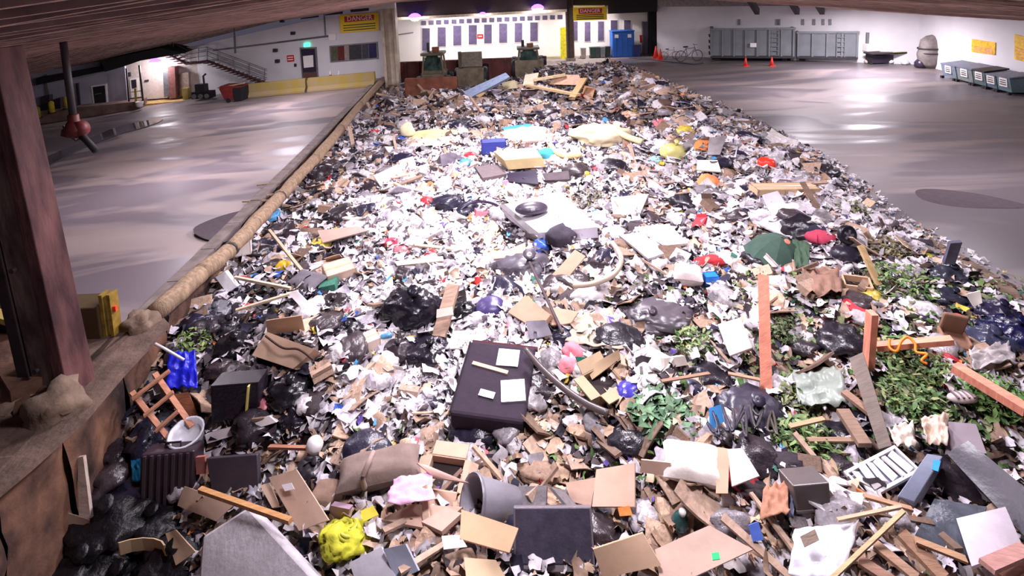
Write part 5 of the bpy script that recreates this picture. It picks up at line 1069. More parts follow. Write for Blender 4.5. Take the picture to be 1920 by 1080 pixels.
bag('white_long_bag', 'white elongated bag', 'below the curved pipe', 'bag', 1112, 555, 86, 'plastic', (214, 208, 210), zf=.55, df=.45, yaw=28, knot=True, wr=.12)
hose('curved_pipe', 'pale curved pipe', 'arching round grey rubble', 'pipe', [(1148, 455, .6), (1165, 485, .6), (1150, 515, .55), (1110, 532, .5), (1075, 536, .45)], 5, 'plastic', (176, 160, 144))
slab('cardboard_sheet', 'tilted brown cardboard', 'left of the pale curved pipe', 'cardboard', [(1078, 468, .6), (1098, 480, .55), (1062, 524, .25), (1035, 515, .3)], .03, 'card', (164, 122, 96), .04)
slab('cardboard_sheet', 'broad folded brown carton', 'right of the round purple sack', 'carton', [(985, 553, .5), (1032, 590, .4), (1010, 620, .2), (952, 585, .3)], .1, 'card', (176, 134, 106), .03)
slab('cardboard_sheet', 'lower brown carton wing', 'beside the long dark rod', 'cardboard', [(1030, 575, .35), (1085, 585, .35), (1070, 605, .25), (1035, 610, .25)], .03, 'card', (176, 130, 104), .05)
slab('sheet_metal', 'small grey panel', 'in front of the broad folded carton', 'panel', [(985, 602, .35), (1022, 600, .4), (1035, 628, .25), (995, 636, .2)], .03, 'metal', (146, 142, 152), .0)
stick('long_rod', 'long dark rod', 'standing over the broad folded carton', 'rod', (993, 492, .9), (1055, 624, .3), 6, 6, 'metal', (96, 82, 86), round_=True)
bag('dark_jacket', 'dark rumpled jacket', 'below the white slab', 'jacket', 1052, 446, 52, 'cloth', (60, 54, 64), zf=.8, df=.8, wr=.14, knot=False, h=.1)
bag('grey_sack', 'torn grey sack', 'left of the tilted brown cardboard', 'bag', 985, 505, 110, 'plastic', (74, 68, 78), zf=.4, df=.6, wr=.15)
slab('brown_carton_top', 'brown carton top', 'above the torn grey sack', 'cardboard', [(945, 470, .45), (985, 455, .5), (985, 480, .35), (925, 485, .35)], .03, 'card', (160, 126, 110), .05)
slab('white_slab', 'large white slab', 'with a black case on top', 'slab', [(940, 384, .5), (1050, 358, .55), (1120, 425, .45), (1010, 436, .4)], .3, 'foam', (214, 206, 216), .0, .01)
slab('leaning_board', 'grey leaning board', 'along the left side of the large white slab', 'board', [(936, 385, .75), (946, 382, .75), (1018, 445, .3), (1005, 450, .25)], .05, 'metal', (140, 136, 138), .0)
P = U(997, 391, .6); k = mpp(P); bc = empty('black_case', P); bc.rotation_euler = (0, 0, .1); reg(bc, 'black oval case', 'on the large white slab', 'case', 997, 391)
MB().raw(*blobmesh(31*k, 18*k, 12*k, 4.4, 3, .06, .02)).build('case_body', cm('plastic', (58, 50, 62)), bc, True); MB().box((0, -16*k, 4*k), (8*k, 3*k, 4*k)).build('clasp', cm('metal', (160, 150, 160)), bc)
slab('grey_board', 'flat grey board', 'right of the large white slab', 'board', [(1160, 440, .35), (1205, 435, .35), (1245, 475, .3), (1215, 485, .3)], .05, 'wood', (156, 148, 150))
slab('pale_board', 'pale long board', 'beside the flat grey board', 'board', [(1190, 425, .35), (1255, 420, .35), (1290, 455, .3), (1250, 460, .3)], .05, 'wood', (206, 190, 188))
slab('pale_board', 'off-white sheet', 'right of the grassy mound', 'sheet', [(1145, 370, .3), (1215, 365, .3), (1200, 400, .25), (1150, 402, .25)], .04, 'foam', (210, 198, 202))
# ---- foam and mid-field -------------------------------------------------------------------------
P = [(925, 283, .8), (1002, 276, .8), (1016, 294, .75), (945, 300, .75)]
slab('foam_mattress', 'thick yellow foam mattress', 'with a teal end in the middle field', 'mattress', P, .42, 'foam', (222, 200, 150), .0, .02)
bag('teal_cushion', 'teal cushion', 'at the end of the thick yellow foam mattress', 'cushion', 1024, 292, 30, 'cloth', (70, 160, 176), zf=1.0, knot=False, h=.1)
carton('blue box', 'behind the thick yellow foam mattress', 926, 285, 46, 26, 22, 4, (58, 68, 152), opened=False, tape=False, kind='plastic', name='blue_box', cat='box')
o = bag('foam_roll', 'long yellow foam roll', 'at the left of the middle field', 'foam', 815, 256, 112, 'foam', (226, 212, 160), zf=.2, df=.3, yaw=3, lump=.35, wr=.16, wf=4, knot=False, h=.12, sub=4)
for p_, nm_ in (((764, 246, .5), 'folded_end'),):
    Q_ = U(*p_); k = mpp(Q_); v_, f_ = blobmesh(12*k, 9*k, 16*k, 6.6, 3, .3, .12); part(nm_, o, MB().raw([Vector(q)+Q_ for q in v_], f_), cm('foam', (232, 222, 180)), True)
drape('foam_sheet', 'flat cream foam flap', 'in front of the long yellow foam roll', 'foam', [(770, 262), (862, 258), (868, 272), (764, 280)], 'foam', (220, 200, 186), .12, h=.12)
bag('foam_sheet', 'humped cream foam sheet', 'at the right of the middle field', 'foam', 1122, 258, 96, 'foam', (214, 200, 166), zf=.42, df=.55, lump=.45, wr=.22, wf=6, knot=False, h=.15, sub=4)
hose('foam_edge_roll', 'yellow foam edge roll', 'trailing right from the humped cream sheet', 'foam', [(1120, 238, .75), (1150, 243, .6), (1175, 256, .4), (1204, 266, .25)], 6, 'foam', (232, 216, 160))
bag('foam_sheet', 'white rumpled foam sheet', 'left of the humped cream sheet', 'foam', 992, 260, 92, 'foam', (222, 208, 192), zf=.34, df=.5, lump=.4, wr=.22, wf=5, knot=False, h=.12, sub=4)
hose('foam_strip', 'bent yellow foam strip', 'right of the teal cushion', 'foam', [(1032, 272, .3), (1042, 284, .3), (1062, 292, .3), (1090, 290, .3)], 5, 'foam', (226, 196, 140))
slab('cyan_sheet', 'cyan plastic sheet', 'behind the white rumpled foam', 'sheet', [(943, 238, .35), (995, 232, .4), (997, 240, .3), (945, 248, .3)], .02, 'plastic', (70, 170, 230), .05)
bag('orange_bag', 'orange mesh bag', 'right of the pit centre', 'bag', 1327, 345, 38, 'cloth', (250, 140, 90), zf=.8, knot=False, h=.1, wr=.15)
bag('red_bag', 'red bag', 'near the right rim of the heap', 'bag', 1437, 308, 30, 'plastic', (226, 56, 40), zf=.8, knot=False, h=.1)
bag('olive_bag', 'pale olive bag', 'below the right end of the humped foam', 'bag', 1264, 286, 48, 'plastic', (196, 190, 120), zf=.7, knot=True)
carton('long brown carton', 'at the right rim of the heap', 1470, 372, 120, 36, 24, 2, (196, 160, 118), opened=False, ry=2)
slab('grey_sheet', 'light grey sheet', 'below the long brown carton', 'sheet', [(1430, 365, .35), (1458, 358, .35), (1482, 395, .25), (1450, 410, .25)], .03, 'foam', (192, 186, 194), .03)
bag('pink_bowl', 'pink bowl-like cushion', 'at the right rim below the long carton', 'cushion', 1514, 396, 26, 'cloth', (206, 130, 134), zf=.6, knot=False); bag('tan_bowl', 'tan round cushion', 'beside the pink one', 'cushion', 1535, 394, 22, 'cloth', (196, 160, 120), zf=.6, knot=False)
# umbrella
P = U(1450, 485, .1); k = mpp(P); um = empty('green_umbrella', P); um.rotation_euler = (math.radians(16), math.radians(6), .3); reg(um, 'dark green umbrella', 'with a pink crown patch', 'umbrella', 1445, 460)
for j in range(8):
    a0, a1 = j*math.pi/4, (j+1)*math.pi/4; mb = MB(); rows = []
    for r, z in ((.02, .42), (.4, .36), (.75, .2), (1., 0)):
        for t in (0, .5, 1):
            a = a0+(a1-a0)*t; sag = 1-.06*(1-abs(2*t-1))*r; rows.append((math.cos(a)*r*54*k*sag, math.sin(a)*r*54*k*sag, z*118*k))
    fs = [(i*3+q, i*3+q+1, i*3+q+4, i*3+q+3) for i in range(3) for q in range(2)]
    mb.raw(rows, fs).build('canopy_panel', cm('cloth', (62, 84, 74)), um, True)
    MB().tube([(0, 0, 0.42*118*k), (math.cos(a0)*54*k, math.sin(a0)*54*k, 0)], 1.2*k, 5).build('rib', cm('metal', (60, 60, 60)), um)
MB().lathe([(6*k, 0), (5*k, 2*k), (.5*k, 2.4*k)], 12, Matrix.Translation((6*k, -9*k, 46*k)) @ Matrix.Rotation(.35, 4, 'X')).build('crown_patch', cm('cloth', (210, 130, 110)), um); MB().tube([(0, 0, 52*k), (0, 0, -20*k)], 1.5*k, 6).build('shaft', cm('metal', (120, 116, 112)), um)
drape('green_cloth', 'dark green cloth', 'trailing right of the green umbrella', 'cloth', [(1485, 455), (1520, 465), (1515, 510), (1490, 505)], 'cloth', (62, 84, 66), .25, h=.2)
cushion('red_cushion', 'red cushion', 'left of the green umbrella', 'cushion', 1330, 491, 52, 26, 20, 8, 'cloth', (186, 54, 60), lift=.1)
carton('bright blue box', 'below the red cushion', 1332, 530, 28, 20, 16, 5, (40, 120, 214), opened=False, kind='plastic', tape=False, name='blue_box', cat='box', lift=.1)
cushion('white_cushion', 'white cushion', 'left of the bright blue box', 'cushion', 1291, 515, 52, 40, 34, -18, 'cloth', (220, 206, 202), lift=.1)
# orange posts
for a, b, w, sh, rs in (((1437, 738, .1), (1431, 515, 1.35), 19, 'tall salmon orange post', 'standing upright in the right half'), ((1628, 690, .2), (1635, 586, 1.1), 18, 'shorter salmon orange post', 'standing above the weathered grey board'), ((1642, 650, .45), (1786, 638, .5), 15, 'level salmon orange rail', 'right of the shorter orange post'), ((1790, 688, .5), (1925, 770, .5), 22, 'slanting salmon orange rail', 'at the right edge')):
    stick('orange_post', sh, rs, 'post', a, b, w, w*.7, 'wood', (232, 148, 122))
hose('tangled_rope', 'curly bright orange rope', 'looped over the level orange rail', 'rope', [(1668, 635, .6), (1668, 652, .55), (1682, 658, .55), (1690, 640, .65), (1702, 632, .65), (1716, 645, .6), (1718, 660, .55), (1738, 664, .55), (1728, 676, .5), (1738, 682, .45)], 2.4, 'plastic', (255, 140, 40))
# wheel
P = U(1588, 440, .45); k = mpp(P); wh = empty('caster_wheel', P); wh.rotation_euler = (math.radians(78), 0, math.radians(8)); reg(wh, 'black wheel with a grey star hub', 'at the right rim of the heap', 'wheel', 1588, 438)
MB().lathe([(10*k, -5*k), (16*k, -6*k), (18*k, -3*k), (18*k, 3*k), (16*k, 6*k), (10*k, 5*k)], 22).build('tyre', cm('plastic', (22, 20, 28)), wh, True); MB().lathe([(.5*k, 3*k), (11*k, 3*k)], 16).build('hub_disc', cm('plastic', (48, 44, 58)), wh)
q = MB()
for j in range(5): a = j*2*math.pi/5; q.beam((0, 0, 5*k), (math.cos(a)*10*k, math.sin(a)*10*k, 5*k), 4*k, 2*k)
q.build('spokes', cm('metal', (120, 116, 130)), wh)
bag('black_bundle', 'black bundle', 'under the wheel with the star hub', 'bag', 1585, 480, 50, 'plastic', (34, 30, 44), zf=.7, knot=False)
stick('splintered_board', 'splintered yellow board', 'leaning right of the brown paper bag', 'board', (1648, 534, .25), (1613, 460, .85), 13, 5, 'wood', (190, 160, 116))
carton('torn brown paper bag', 'below the splintered board', 1605, 552, 44, 30, 30, -20, (190, 148, 112), rx=10, name='paper_bag', cat='bag', flapa=70)
drape('brown_cloth', 'brown blanket', 'left of the torn brown paper bag', 'blanket', [(1505, 512), (1570, 508), (1580, 558), (1510, 560)], 'cloth', (136, 104, 90), .25, h=.2)
for px, py, w, c, sh, rs in ((1775, 520, 66, (52, 54, 66), 'shiny clear-black sack', 'at the right rim'), (1782, 562, 56, (44, 46, 58), 'glossy dark sack', 'below the shiny clear-black sack'), (1868, 590, 70, (38, 36, 60), 'navy sack', 'with a white card beside it'), (1900, 630, 90, (18, 20, 58), 'big deep navy sack', 'at the right edge'), (1850, 650, 90, (60, 62, 84), 'slate blue sack', 'left of the big deep navy sack')):
    bag('refuse_sack', sh, rs, 'bag', px, py, w, 'gloss', c, zf=.6, wr=.17, wf=7)
slab('white_card', 'white card', 'beside the navy sack at the right', 'card', [(1812, 552, .5), (1838, 545, .5), (1842, 568, .35), (1826, 575, .3)], .02, 'card', (232, 228, 216))
slab('post_end', 'upright grey post end', 'above the shiny clear-black sack', 'post', [(1778, 452, .9), (1800, 450, .9), (1786, 492, .4), (1766, 490, .4)], .06, 'wood', (96, 92, 110))
# brown chair
P = U(1783, 645, .1); k = mpp(P); ch = empty('brown_chair', P); ch.rotation_euler = (.25, .1, -.3); reg(ch, 'tattered brown chair', 'left of the slate blue sack', 'chair', 1783, 615)
MB().box((0, 14*k, 34*k), (40*k, 8*k, 50*k)).build('backrest', cm('cloth', (136, 102, 82)), ch, bevel=.03); MB().box((0, -4*k, 12*k), (42*k, 38*k, 12*k)).build('seat', cm('cloth', (128, 94, 76)), ch, bevel=.03)
for sx in (-1, 1): MB().box((sx*20*k, -2*k, 20*k), (5*k, 34*k, 10*k)).build('armrest', cm('cloth', (150, 112, 92)), ch, bevel=.02)
for sx in (-1, 1):
    for sy in (-1, 1): MB().box((sx*17*k, sy*14*k, 2*k), (4*k, 4*k, 10*k)).build('leg', cm('wood', (90, 62, 50)), ch)
slab('weathered_board', 'long weathered grey board', 'below the shorter orange post', 'board', [(1592, 672, .55), (1618, 660, .6), (1672, 835, .35), (1648, 842, .3)], .06, 'wood', (116, 104, 96), .01)
for a, b, w, c, sh, rs in (((1582, 735, .35), (1640, 780, .35), 16, (150, 118, 98), 'short brown board', 'left of the long weathered board'), ((1580, 770, .4), (1622, 835, .35), 24, (142, 116, 98), 'thick brown plank', 'in front of the short brown board'), ((1515, 825, .3), (1600, 825, .3), 10, (150, 122, 100), 'brown lath', 'among the lower weeds'), ((1480, 800, .35), (1545, 785, .4), 9, (186, 150, 116), 'thin tan branch', 'left of the thick brown plank'), ((1240, 715, .4), (1330, 700, .4), 7, (150, 118, 96), 'thin brown branch', 'under the white foam sheet'), ((1365, 700, .4), (1425, 712, .4), 7, (170, 130, 104), 'reddish lath', 'left of the tall orange post base')):
    stick('broken_plank', sh, rs, 'plank', a, b, w, w*.4, 'wood', c)
slab('white_foam_sheet', 'white foam sheet', 'leaning left of the tall orange post', 'sheet', [(1345, 608, .75), (1388, 595, .8), (1412, 652, .5), (1368, 668, .45)], .1, 'foam', (226, 222, 216), .02, .01)
drape('grey_film', 'crumpled grey-green plastic sheet', 'left of the long weathered board', 'sheet', [(1485, 705), (1580, 700), (1588, 768), (1500, 775)], 'plastic', (150, 160, 150), .25, h=.2)
drape('grey_film', 'pale grey sheet', 'under the slanting orange rail', 'sheet', [(1815, 665), (1890, 655), (1910, 690), (1825, 700)], 'plastic', (176, 168, 168), .2, h=.2)
drape('cream_film', 'cream plastic bag', 'below the long weathered board', 'bag', [(1665, 820), (1712, 805), (1722, 850), (1680, 852)], 'plastic', (214, 200, 186), .35, h=.25)
drape('cream_film', 'beige torn sack', 'right of the cream plastic bag', 'bag', [(1725, 800), (1778, 785), (1775, 850), (1735, 845)], 'plastic', (206, 180, 162), .3, h=.25)
slab('grey_card', 'large grey sheet', 'left of the long black rubber sheet', 'sheet', [(1778, 790, .3), (1830, 795, .3), (1850, 850, .25), (1772, 852, .25)], .02, 'foam', (150, 138, 146), .03)
for px, py in ((1805, 745),):
    P = U(px, py, .3); k = mpp(P); sh_ = empty('shoe_sole', P); reg(sh_, 'pale ribbed shoe sole', 'on the weeds below the slanting orange rail', 'shoe', px, py)
    MB().raw(*blobmesh(28*k, 13*k, 8*k, 2.2, 3, .08, .03)).build('sole', cm('plastic', (196, 178, 176)), sh_, True)
    for j in range(4): MB().box((-16*k+j*10*k, 0, 7*k), (4*k, 20*k, 2*k)).build('tread_bar', cm('plastic', (110, 96, 100)), sh_)
# vegetation
G1, G2, G3 = (84, 118, 66), (116, 146, 84), (146, 154, 104)
bush('green shrub', 'in front of the violet bag', 1238, 787, 112, 60, 210, [(96, 134, 100), (120, 156, 116), (84, 116, 82)], .13, flat=.42)
bush('leafy cuttings', 'above the small white carton', 1305, 650, 80, 60, 320, [G1, G2, G3], .06)
bush('leafy cuttings', 'around the glossy dark sack', 1690, 545, 120, 90, 520, [G1, G2, G3], .06)
bush('green weeds', 'under the curly orange rope', 1715, 690, 130, 80, 620, [G1, G2, G3], .06)
bush('dense green weeds', 'right of the long weathered board', 1720, 765, 120, 90, 620, [G1, G2, G3], .06)
bush('green creeper', 'along the right edge under the slanting rail', 1865, 760, 110, 90, 520, [G1, G2, (90, 140, 60)], .06)
bush('low weeds', 'around the thick brown plank', 1520, 850, 130, 90, 600, [G1, G2, G3], .06)
bush('pale weeds', 'left of the crumpled grey-green sheet', 1500, 760, 80, 70, 300, [(120, 130, 90), G3], .05)
bush('small shrub', 'at the right rim below the tan cushion', 1600, 400, 60, 40, 200, [(120, 122, 84), G3], .06)
bush('dry grass tuft', 'right of the black wheel', 1665, 475, 70, 50, 240, [(140, 130, 90), (120, 116, 80)], .06)
bush('scrubby weeds', 'left of the shorter orange post', 1470, 630, 70, 50, 260, [(104, 110, 76), G1], .05)
bush('far twiggy clippings', 'on the right side of the large white slab', 1110, 385, 80, 50, 260, [(128, 120, 100), (110, 104, 92)], .07)
bag('cable_sack', 'black sack of tangled cables', 'right of the green shrub', 'bag', 1405, 780, 120, 'plastic', (52, 48, 64), zf=.5, wr=.16, wf=8)
for j in range(5):
    a = [(1340+j*26+random.randint(-14, 14), 750+random.randint(0, 70), .42-.03*j) for _ in range(6)]; hose('cable', ['thin navy', 'thick black', 'slate', 'looped black', 'grey'][j]+' cable', 'tangled on the black sack of cables', 'cable', a, 2.5, 'plastic', (40+8*j, 38+7*j, 60), lm=False)
slab('blue_packet', 'blue and white packet', 'left of the black sack of cables', 'packet', [(1330, 765, .45), (1352, 758, .5), (1358, 790, .35), (1332, 808, .3)], .03, 'card', (60, 130, 190))
bag('navy_ball', 'dark navy ball', 'above the green shrub', 'ball', 1297, 735, 46, 'plastic', (56, 56, 76), zf=.95, knot=False, wr=.02, lump=.06)
bag('clear_bag', 'bunched clear bag', 'above the wooden twigs right of the dusty sheet', 'bag', 1215, 655, 40, 'plastic', (190, 186, 178), zf=.8, knot=True)
P = U(1275, 980, .15); k = mpp(P); bt = empty('green_jug', P); bt.rotation_euler = (.2, .1, 0); reg(bt, 'dark green jug', 'among torn cardboard near the bottom', 'jug', 1275, 978)
MB().lathe([(15*k, -8*k), (17*k, 0), (13*k, 14*k), (6*k, 22*k), (5*k, 27*k), (2*k, 28*k)], 16).build('jug_body', cm('gloss', (40, 84, 84)), bt, True); MB().lathe([(6.5*k, 25*k), (6.5*k, 31*k), (1*k, 31.5*k)], 12).build('cap', cm('plastic', (210, 210, 206)), bt, True)
slab('blue_packet', 'blue plastic packet', 'near the round green sticker', 'packet', [(1404, 985, .4), (1422, 978, .4), (1432, 1012, .3), (1412, 1016, .3)], .03, 'plastic', (90, 120, 210))
drape('denim_bundle', 'tan and denim clothing bundle', 'left of the square grey tub', 'clothing', [(1430, 925), (1475, 915), (1480, 975), (1425, 985)], 'cloth', (178, 128, 104), .3, h=.25)
drape('denim_bundle', 'slate denim bundle', 'wrapped round the tan clothing', 'clothing', [(1465, 905), (1492, 930), (1488, 985), (1468, 975)], 'cloth', (92, 94, 116), .3, h=.2)
bag('paper_ball', 'white crumpled paper ball', 'left of the clothing bundle', 'paper', 1358, 940, 36, 'paper', (236, 230, 230), zf=.8, knot=False, wr=.14)
slab('orange_wrapper', 'small orange wrapper', 'at the foot of the large brown cardboard', 'wrapper', [(1158, 952, .35), (1180, 948, .35), (1186, 966, .3), (1162, 968, .3)], .01, 'plastic', (240, 150, 80), .1)
# red and other colour accents further back
for px, py, w, c, sh, rs in ((732, 455, 34, (226, 60, 84), 'pink-red cloth', 'in the white litter left of centre'), (745, 393, 14, (226, 50, 70), 'small red rag', 'in the far white litter'), (600, 382, 16, (196, 40, 50), 'small dark red rag', 'near the pole kerb'), (893, 527, 24, (226, 40, 40), 'bright red rag', 'above the round purple sack'), (478, 466, 36, (110, 40, 48), 'maroon cloth', 'beside the white carton with a red stripe'), (1390, 397, 20, (50, 150, 240), 'sky blue bag', 'left of the light grey sheet'), (950, 348, 34, (226, 110, 150), 'pink cloth', 'below the thick yellow foam mattress'), (700, 247, 22, (196, 50, 56), 'red sack', 'left of the long yellow foam roll'), (711, 273, 14, (40, 190, 140), 'emerald bag', 'below the long yellow foam roll'), (1120, 315, 24, (226, 110, 120), 'salmon bag', 'below the bent foam strip'), (1540, 445, 50, (176, 60, 84), 'crimson cloth', 'left of the black wheel'), (583, 468, 26, (110, 190, 236), 'pale blue bag', 'left of the pink-red cloth'), (1550, 595, 18, (226, 70, 50), 'small red-orange bag', 'left of the shorter orange post'), (1300, 708, 22, (220, 50, 40), 'red flower-like rag', 'above the navy ball'), (905, 420, 16, (220, 190, 60), 'small yellow packet', 'left of the leaning grey board'), (1232, 300, 30, (150, 200, 210), 'pale aqua sheet', 'left of the pale olive bag'), (1740, 480, 20, (190, 180, 60), 'yellow-green rag', 'above the shiny clear-black sack')):
    bag('rag', sh, rs, 'cloth', px, py, w, 'cloth', c, zf=.4, knot=False, wr=.14, h=.06, sub=2)
for cs, th, kind, c, nm, sh, rs, cat in (([(595, 432, .3), (670, 424, .3), (692, 432, .28), (605, 455, .25)], .04, 'card', (176, 146, 134), 'cardboard_sheet', 'flattened brown sheet', 'on the white litter near the kerb', 'cardboard'), ([(725, 327, .3), (765, 318, .3), (782, 325, .28), (735, 334, .25)], .04, 'card', (236, 190, 160), 'cardboard_sheet', 'small orange-tan board', 'far in the white litter', 'cardboard'), ([(825, 290, .5), (850, 286, .5), (878, 300, .3), (828, 312, .3)], .25, 'metal', (120, 112, 124), 'grey_bin_lid', 'grey metal tray', 'left of the blue box', 'tray'), ([(890, 312, .4), (935, 308, .4), (950, 326, .3), (905, 334, .3)], .1, 'cloth', (110, 98, 100), 'dark_cushion', 'dark flat cushion', 'below the grey metal tray', 'cushion'), ([(1016, 325, .5), (1066, 320, .5), (1068, 336, .35), (1022, 338, .35)], .15, 'cloth', (90, 80, 84), 'dark_cushion', 'charcoal cushion', 'below the teal cushion', 'cushion'), ([(1308, 300, .5), (1345, 300, .5), (1352, 322, .35), (1306, 318, .35)], .06, 'foam', (234, 220, 200), 'cream_board', 'cream board', 'above the orange mesh bag', 'board'), ([(1330, 258, .6), (1362, 254, .6), (1350, 290, .35), (1326, 290, .35)], .06, 'metal', (150, 144, 146), 'sheet_metal', 'upright grey panel', 'near the right rim behind the olive bag', 'panel'), ([(950, 325, .4), (1005, 318, .45), (1010, 345, .3), (955, 340, .3)], .04, 'plastic', (40, 34, 54), 'black_sheet', 'black curved sheet', 'in front of the thick foam mattress', 'sheet'), ([(740, 490, .35), (830, 480, .35), (832, 488, .3), (745, 498, .3)], .05, 'wood', (226, 210, 190), 'pale_plank', 'pale flat plank', 'on the white litter above the black sack', 'plank')):
    slab(nm, sh, rs, cat, cs, th, kind, c, .02)
hose('tyre_piece', 'curved black tyre strip', 'left of the leaning grey board', 'tyre', [(862, 395, .3), (880, 382, .4), (905, 378, .4), (930, 384, .35), (945, 396, .3)], 2.5, 'plastic', (44, 36, 60))
# ---- far pile ------------------------------------------------------------------------------------
slab('leaning_door', 'long blue-grey panel', 'leaning up in front of the middle machine', 'panel', [(868, 172, .5), (948, 136, 1.5), (956, 144, 1.2), (880, 184, .3)], .2, 'wood', (136, 150, 176), .0)
for a, b, w, c, sh, rs in (((988, 160, .4), (1085, 178, .5), 9, (206, 176, 130), 'long tan board', 'on the far pile'), ((1072, 185, .4), (1095, 148, 1.2), 12, (196, 164, 116), 'upright tan plank', 'at the right of the far pile'), ((895, 182, .4), (925, 158, .9), 8, (196, 160, 120), 'short tan plank', 'under the long blue-grey panel'), ((1000, 150, .7), (1060, 140, 1.0), 10, (214, 190, 150), 'pale crate side', 'on top of the far pile'), ((655, 238, .5), (662, 272, .2), 7, (206, 180, 160), 'leaning pale plank', 'against the pit wall under the pole kerb')):
    stick('far_plank', sh, rs, 'plank', a, b, w, 4, 'wood', c)
for cs, c, sh, rs in (([(1040, 140, .9), (1085, 140, .9), (1095, 160, .4), (1030, 158, .4)], (216, 176, 150), 'pinkish plywood sheet', 'on the far pile'), ([(1096, 160, .7), (1116, 165, .6), (1110, 186, .3), (1090, 180, .3)], (200, 150, 110), 'orange-brown plywood piece', 'right of the upright tan plank'), ([(985, 140, .8), (1010, 136, .9), (1005, 158, .4), (980, 160, .4)], (206, 196, 170), 'cream board', 'behind the long tan board'), ([(940, 155, .5), (965, 150, .6), (970, 165, .3), (945, 168, .3)], (186, 176, 140), 'olive cream sack', 'right of the long blue-grey panel')):
    slab('far_board', sh, rs, 'board', cs, .06, 'wood', c, .04)
# ================================================================= SCATTERED LITTER
M_obj = objcolor_mat('litter_matt', .75, .3, 9)
M_objg = objcolor_mat('litter_gloss', .3, .35, 8, var=.3, spec=.5)
M_att = objcolor_mat('litter_bits', .75, .2, 12, attr=True)
WHITE = [(226, 220, 226), (216, 210, 216), (230, 224, 222), (202, 196, 206), (222, 214, 226)]
GREY = [(150, 144, 150), (126, 120, 124), (176, 170, 174)]
BROWN = [(176, 150, 132), (154, 128, 110), (194, 166, 146), (124, 102, 88)]
TAN = [(208, 178, 154), (196, 164, 140), (216, 186, 160)]
DARK = [(52, 44, 52), (36, 32, 42), (70, 60, 64), (44, 42, 62)]
COLR = [(196, 60, 70), (60, 100, 190), (90, 160, 210), (214, 190, 80), (220, 130, 140), (70, 130, 110), (110, 90, 170), (230, 140, 80)]
GREEN = [(80, 112, 60), (110, 136, 80), (130, 136, 100)]
CN = {}
for nm, L_ in (('white', WHITE), ('grey', GREY), ('brown', BROWN), ('tan', TAN), ('dark', DARK), ('green', GREEN)):
    for c in L_: CN[c] = nm
for c, nm in zip(COLR, ('red', 'blue', 'light blue', 'yellow', 'pink', 'teal', 'violet', 'orange')): CN[c] = nm
def lin(c): return srgb(*c)
def zone(px, py):
    """probabilities of the palettes: white grey brown tan dark colour green"""
    if py < 268: return (.24, .32, .22, .06, .11, .05, 0) if py > 225 else (.1, .4, .3, .05, .12, .03, 0)
    if 950 < px < 1330 and 770 < py < 960: return (.09, .14, .4, .17, .12, .03, .05)
    if px < 560 and 540 < py < 800: return (.14, .14, .16, .05, .46, .05, 0)
    if px < 330+.0*py and py > 600: return (.06, .1, .28, .06, .46, .04, 0)
    if px > 1380 and py > 520: return (.17, .15, .22, .05, .18, .06, .17) if py < 900 else (.22, .14, .32, .16, .1, .04, .02)
    if py > 840: return (.2, .14, .2, .3, .12, .04, 0)
    if px < 1010 and py < 800 and px > 1250-py*1.55:
        if px < 640 and py > 430: return (.3, .14, .17, .06, .27, .06, 0)
        return (.62, .1, .08, .06, .07, .07, 0)
    if px < 640: return (.22, .14, .24, .06, .28, .06, 0)
    if py < 520: return (.46, .17, .14, .05, .12, .06, 0)
    return (.26, .2, .22, .06, .17, .05, .04)
PAL = [WHITE, GREY, BROWN, TAN, DARK, COLR, GREEN]
def field(n, hi):
    """random points over the heap with the pixel they show at"""
    y = 4.2+rng.random(n)**1.35*33; u = rng.uniform(.005, hi, n); x = leftx(y)+u*(rightx(y)-leftx(y)); z = zb(x, y)
    D = np.stack([x, y, z-CZ], -1); w = D@np.array(fw); px = 960+F*(D@np.array(RT))/w; py = Y0-F*(D@np.array(UP))/w
    k = (px > -40) & (px < 1960) & (py < 1140); return [a[k] for a in (x, y, z, px, py, w, u)]
